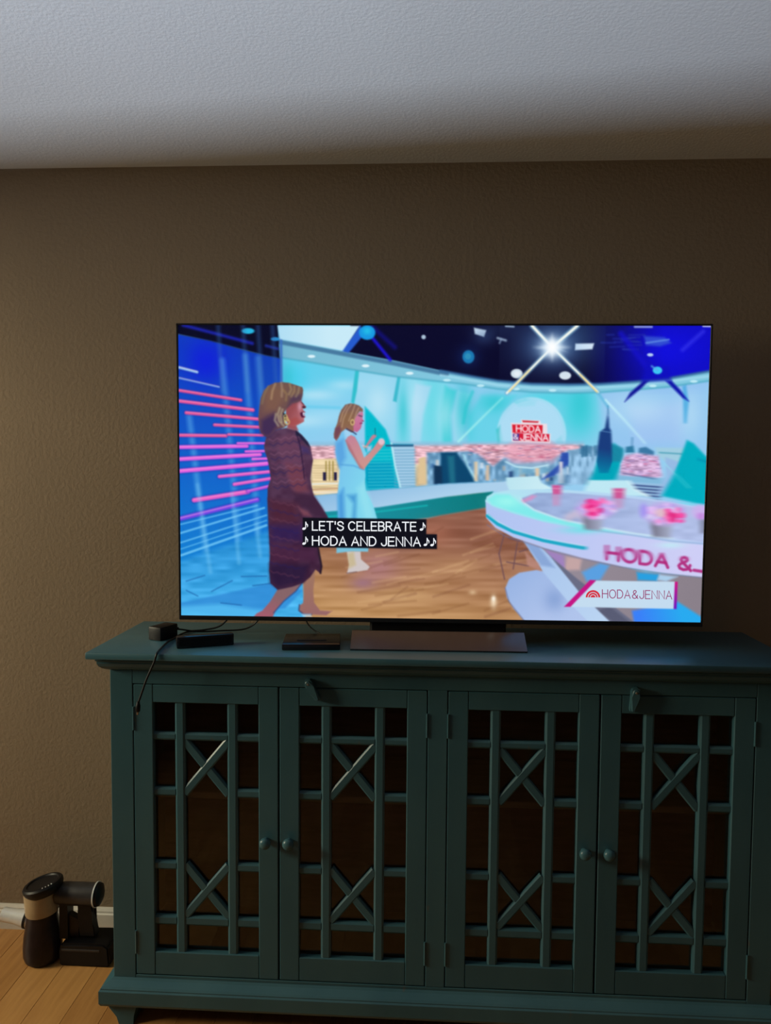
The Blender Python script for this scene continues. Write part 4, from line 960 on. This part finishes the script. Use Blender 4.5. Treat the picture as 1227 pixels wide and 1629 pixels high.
# power adapter
ad_ = empty('power_adapter', (-0.777, -0.262, ZS), math.radians(-22))
tag(ad_, 'small black power adapter block at the left end of the teal sideboard top', 'power adapter')
bm = bmesh.new(); box(bm, -0.022, 0.022, -0.036, 0.036, 0.0, 0.038, 0.003, 2); obj('case', bm, m_black, ad_, True)
bm = bmesh.new(); box(bm, -0.0222, 0.0222, -0.0362, 0.0362, 0.030, 0.0308); obj('seam', bm, m_gloss, ad_)
bm = bmesh.new(); tube(bm, [(0.010, 0.036, 0.020), (0.018, 0.052, 0.017), (0.055, 0.085, 0.008), (0.10, 0.13, 0.006), (0.16, 0.17, 0.010), (0.20, 0.18, 0.04), (0.22, 0.15, 0.085)], 0.0024); obj('cord', bm, m_black, ad_, True)
bm = bmesh.new(); lathe(bm, [(0, 0), (0.0045, 0), (0.0035, 0.016), (0, 0.016)], 12, Matrix.Translation((0.010, 0.035, 0.020)) @ Matrix.Rotation(-PI/2, 4, 'X')); obj('strain_relief', bm, m_black, ad_, True)
# loose cable hanging over the front edge
cb = empty('loose_cable', (-0.7419, -0.3005, ZS))
tag(cb, 'thin black cable hanging loose over the front edge of the sideboard', 'cable')
bm = bmesh.new()
o0 = Vector((-0.7419, -0.3005, ZS))
pts = [(-0.600, -0.150, 1.095), (-0.640, -0.155, 1.050), (-0.690, -0.160, 1.0362), (-0.7315, -0.1900, 1.0358), (-0.7440, -0.3005, 1.0358), (-0.7360, -0.400, 1.0358), (-0.7300, -0.4400, 1.0356), (-0.7305, -0.4475, 1.0310), (-0.7369, -0.4490, 1.0106), (-0.7556, -0.4490, 0.969), (-0.7676, -0.4500, 0.9356), (-0.7779, -0.4520, 0.9052)]
tube(bm, [Vector(p)-o0 for p in pts], 0.0028, 10, 7); obj('cord', bm, m_black, cb, True)
pl = Matrix.Translation(Vector((-0.7779, -0.4520, 0.9062))-o0) @ Matrix.Rotation(math.radians(4), 4, 'Y')
bm = bmesh.new(); lathe(bm, [(0, 0.004), (0.0035, 0.003), (0.0048, -0.004), (0.0062, -0.008), (0.0062, -0.022), (0.005, -0.024), (0, -0.024)], 14, pl); obj('plug', bm, m_black, cb, True)
bm = bmesh.new(); lathe(bm, [(0, -0.0235), (0.0030, -0.0235), (0.0030, -0.031), (0.0024, -0.032), (0, -0.032)], 12, pl); obj('plug_tip', bm, m_steel, cb, True)
# bar shaped device
br = empty('media_bar', (-0.6325, -0.3440, ZS), math.radians(24))
tag(br, 'slim black bar shaped device lying askew beside the power adapter', 'media device')
bm = bmesh.new(); box(bm, -0.076, 0.076, -0.0135, 0.0135, 0.0, 0.031, 0.003, 2); obj('case', bm, m_gloss, br, True)
bm = bmesh.new(); box(bm, -0.070, 0.070, -0.0139, -0.0130, 0.006, 0.026, 0.0002); obj('front_panel', bm, m_black, br)
# flat box
fb = empty('streaming_box', (-0.3455, -0.3050, ZS), math.radians(6))
tag(fb, 'flat square black box with a ribbed slot beside the television stand', 'media box')
bm = bmesh.new(); box(bm, -0.0775, 0.0775, -0.066, 0.066, 0.0, 0.0165, 0.003, 2); obj('case', bm, m_gloss, fb, True)
bm = bmesh.new(); box(bm, -0.040, 0.040, -0.026, -0.016, 0.0163, 0.0185, 0.0006); obj('slot', bm, m_black, fb)
bm = bmesh.new(); tube(bm, [(0.018, 0.064, 0.010), (0.020, 0.080, 0.012), (0.000, 0.095, 0.020), (-0.018, 0.110, 0.036), (-0.030, 0.118, 0.070)], 0.0022); obj('cord', bm, m_dkgrey, fb, True)

# ------------------------------------------------------------------ handheld vacuum on the floor
va = empty('handheld_vacuum', (-1.150, -0.140, 0.0))
tag(va, 'dark handheld vacuum with cream band and silver nozzle standing on the floor', 'vacuum cleaner')
TB = Matrix.Translation((-0.053, -0.012, 0.0))
bm = bmesh.new(); lathe(bm, [(0, 0.0), (0.040, 0.0), (0.052, 0.006), (0.0565, 0.020), (0.057, 0.045), (0.054, 0.080), (0.049, 0.110), (0.0455, 0.135), (0.0455, 0.150), (0, 0.150)], 36, TB); obj('dust_bin', bm, m_dust, va, True)
TL = Matrix.Translation((-0.053, -0.012, 0.150)) @ Matrix.Rotation(math.radians(-4), 4, 'Y')
bm = bmesh.new(); lathe(bm, [(0, 0.0), (0.0470, 0.0), (0.0480, 0.002), (0.0480, 0.066), (0, 0.066)], 36, TL); obj('cream_band', bm, m_cream, va, True)
TC = Matrix.Translation((-0.046, -0.012, 0.222)) @ Matrix.Rotation(math.radians(-13), 4, 'Y')
bm = bmesh.new(); lathe(bm, [(0, -0.010), (0.048, -0.010), (0.056, 0.0), (0.059, 0.008), (0.059, 0.016), (0.055, 0.021), (0.047, 0.022), (0.044, 0.018), (0, 0.017)], 36, TC); obj('filter_cap', bm, m_black, va, True)
for k in range(4):
    a = math.radians(-62+k*10)
    bm = bmesh.new(); box(bm, -0.0022, 0.0022, -0.0014, 0.0014, -0.001, 0.0014, 0.0004, 1, TC @ Matrix.Translation((0.0515*math.cos(a), 0.0515*math.sin(a), 0.0222)) @ Matrix.Rotation(a, 4, 'Z')); obj('vent_tab', bm, m_silver, va)
RX = Matrix.Rotation(PI/2, 4, 'Y')
bm = bmesh.new(); lathe(bm, [(0, -0.01), (0.031, -0.01), (0.034, 0.012), (0.034, 0.110), (0.031, 0.113), (0, 0.113)], 32, Matrix.Translation((0.002, 0.000, 0.203)) @ RX); obj('motor_housing', bm, m_dkgrey, va, True)
bm = bmesh.new(); lathe(bm, [(0.030, 0.0), (0.0375, 0.0), (0.0375, 0.004), (0.030, 0.004), (0.030, 0.0)], 36, Matrix.Translation((0.1125, 0.000, 0.203)) @ RX); obj('silver_rim', bm, m_silver, va, True)
bm = bmesh.new(); lathe(bm, [(0.0355, 0.0), (0.033, 0.008), (0.020, 0.014), (0, 0.016)], 32, Matrix.Translation((0.1165, 0.000, 0.203)) @ RX); obj('end_cap', bm, m_black, va, True)
bm = bmesh.new(); prism(bm, [(0.004, 0.178), (0.030, 0.178), (0.030, 0.070), (0.004, 0.070)], 'y', -0.020, 0.020); obj('support_column', bm, m_black, va)
bm = bmesh.new(); prism(bm, [(0.058, 0.182), (0.108, 0.180), (0.100, 0.150), (0.106, 0.118), (0.118, 0.075), (0.062, 0.075), (0.066, 0.118), (0.060, 0.150)], 'y', -0.017, 0.017)
bmesh.ops.bevel(bm, geom=list(bm.edges), offset=0.005, segments=2, affect='EDGES'); obj('handle', bm, m_black, va, True)
bm = bmesh.new(); prism(bm, [(0.030, 0.142), (0.060, 0.128), (0.060, 0.072), (0.030, 0.072)], 'y', -0.012, 0.012); obj('trigger_guard', bm, m_dust, va)
bm = bmesh.new(); prism(bm, [(0.014, 0.0), (0.012, 0.050), (0.020, 0.068), (0.150, 0.072), (0.166, 0.062), (0.170, 0.010), (0.166, 0.0)], 'y', -0.045, 0.048)
bmesh.ops.bevel(bm, geom=list(bm.edges), offset=0.005, segments=2, affect='EDGES'); obj('battery_base', bm, m_black, va, True)
bm = bmesh.new(); box(bm, 0.022, 0.140, -0.0465, -0.0440, 0.048, 0.055, 0.001); obj('highlight_strip', bm, m_dkgrey, va)  # strip stands in for a greyish highlight along the base
bm = bmesh.new(); lathe(bm, [(0, -0.02), (0.027, -0.02), (0.027, 0.0), (0.0265, 0.012), (0.0215, 0.040), (0.0210, 0.080), (0.0185, 0.082), (0.0180, 0.070), (0, 0.070)], 32, Matrix.Translation((-0.100, -0.008, 0.122)) @ Matrix.Rotation(math.radians(-82), 4, 'Y')); obj('nozzle', bm, m_silver, va, True)
bm = bmesh.new(); lathe(bm, [(0.0255, -0.004), (0.029, -0.004), (0.029, 0.003), (0.0255, 0.003), (0.0255, -0.004)], 32, Matrix.Translation((-0.1035, -0.008, 0.1225)) @ Matrix.Rotation(math.radians(-82), 4, 'Y')); obj('nozzle_collar', bm, m_black, va, True)
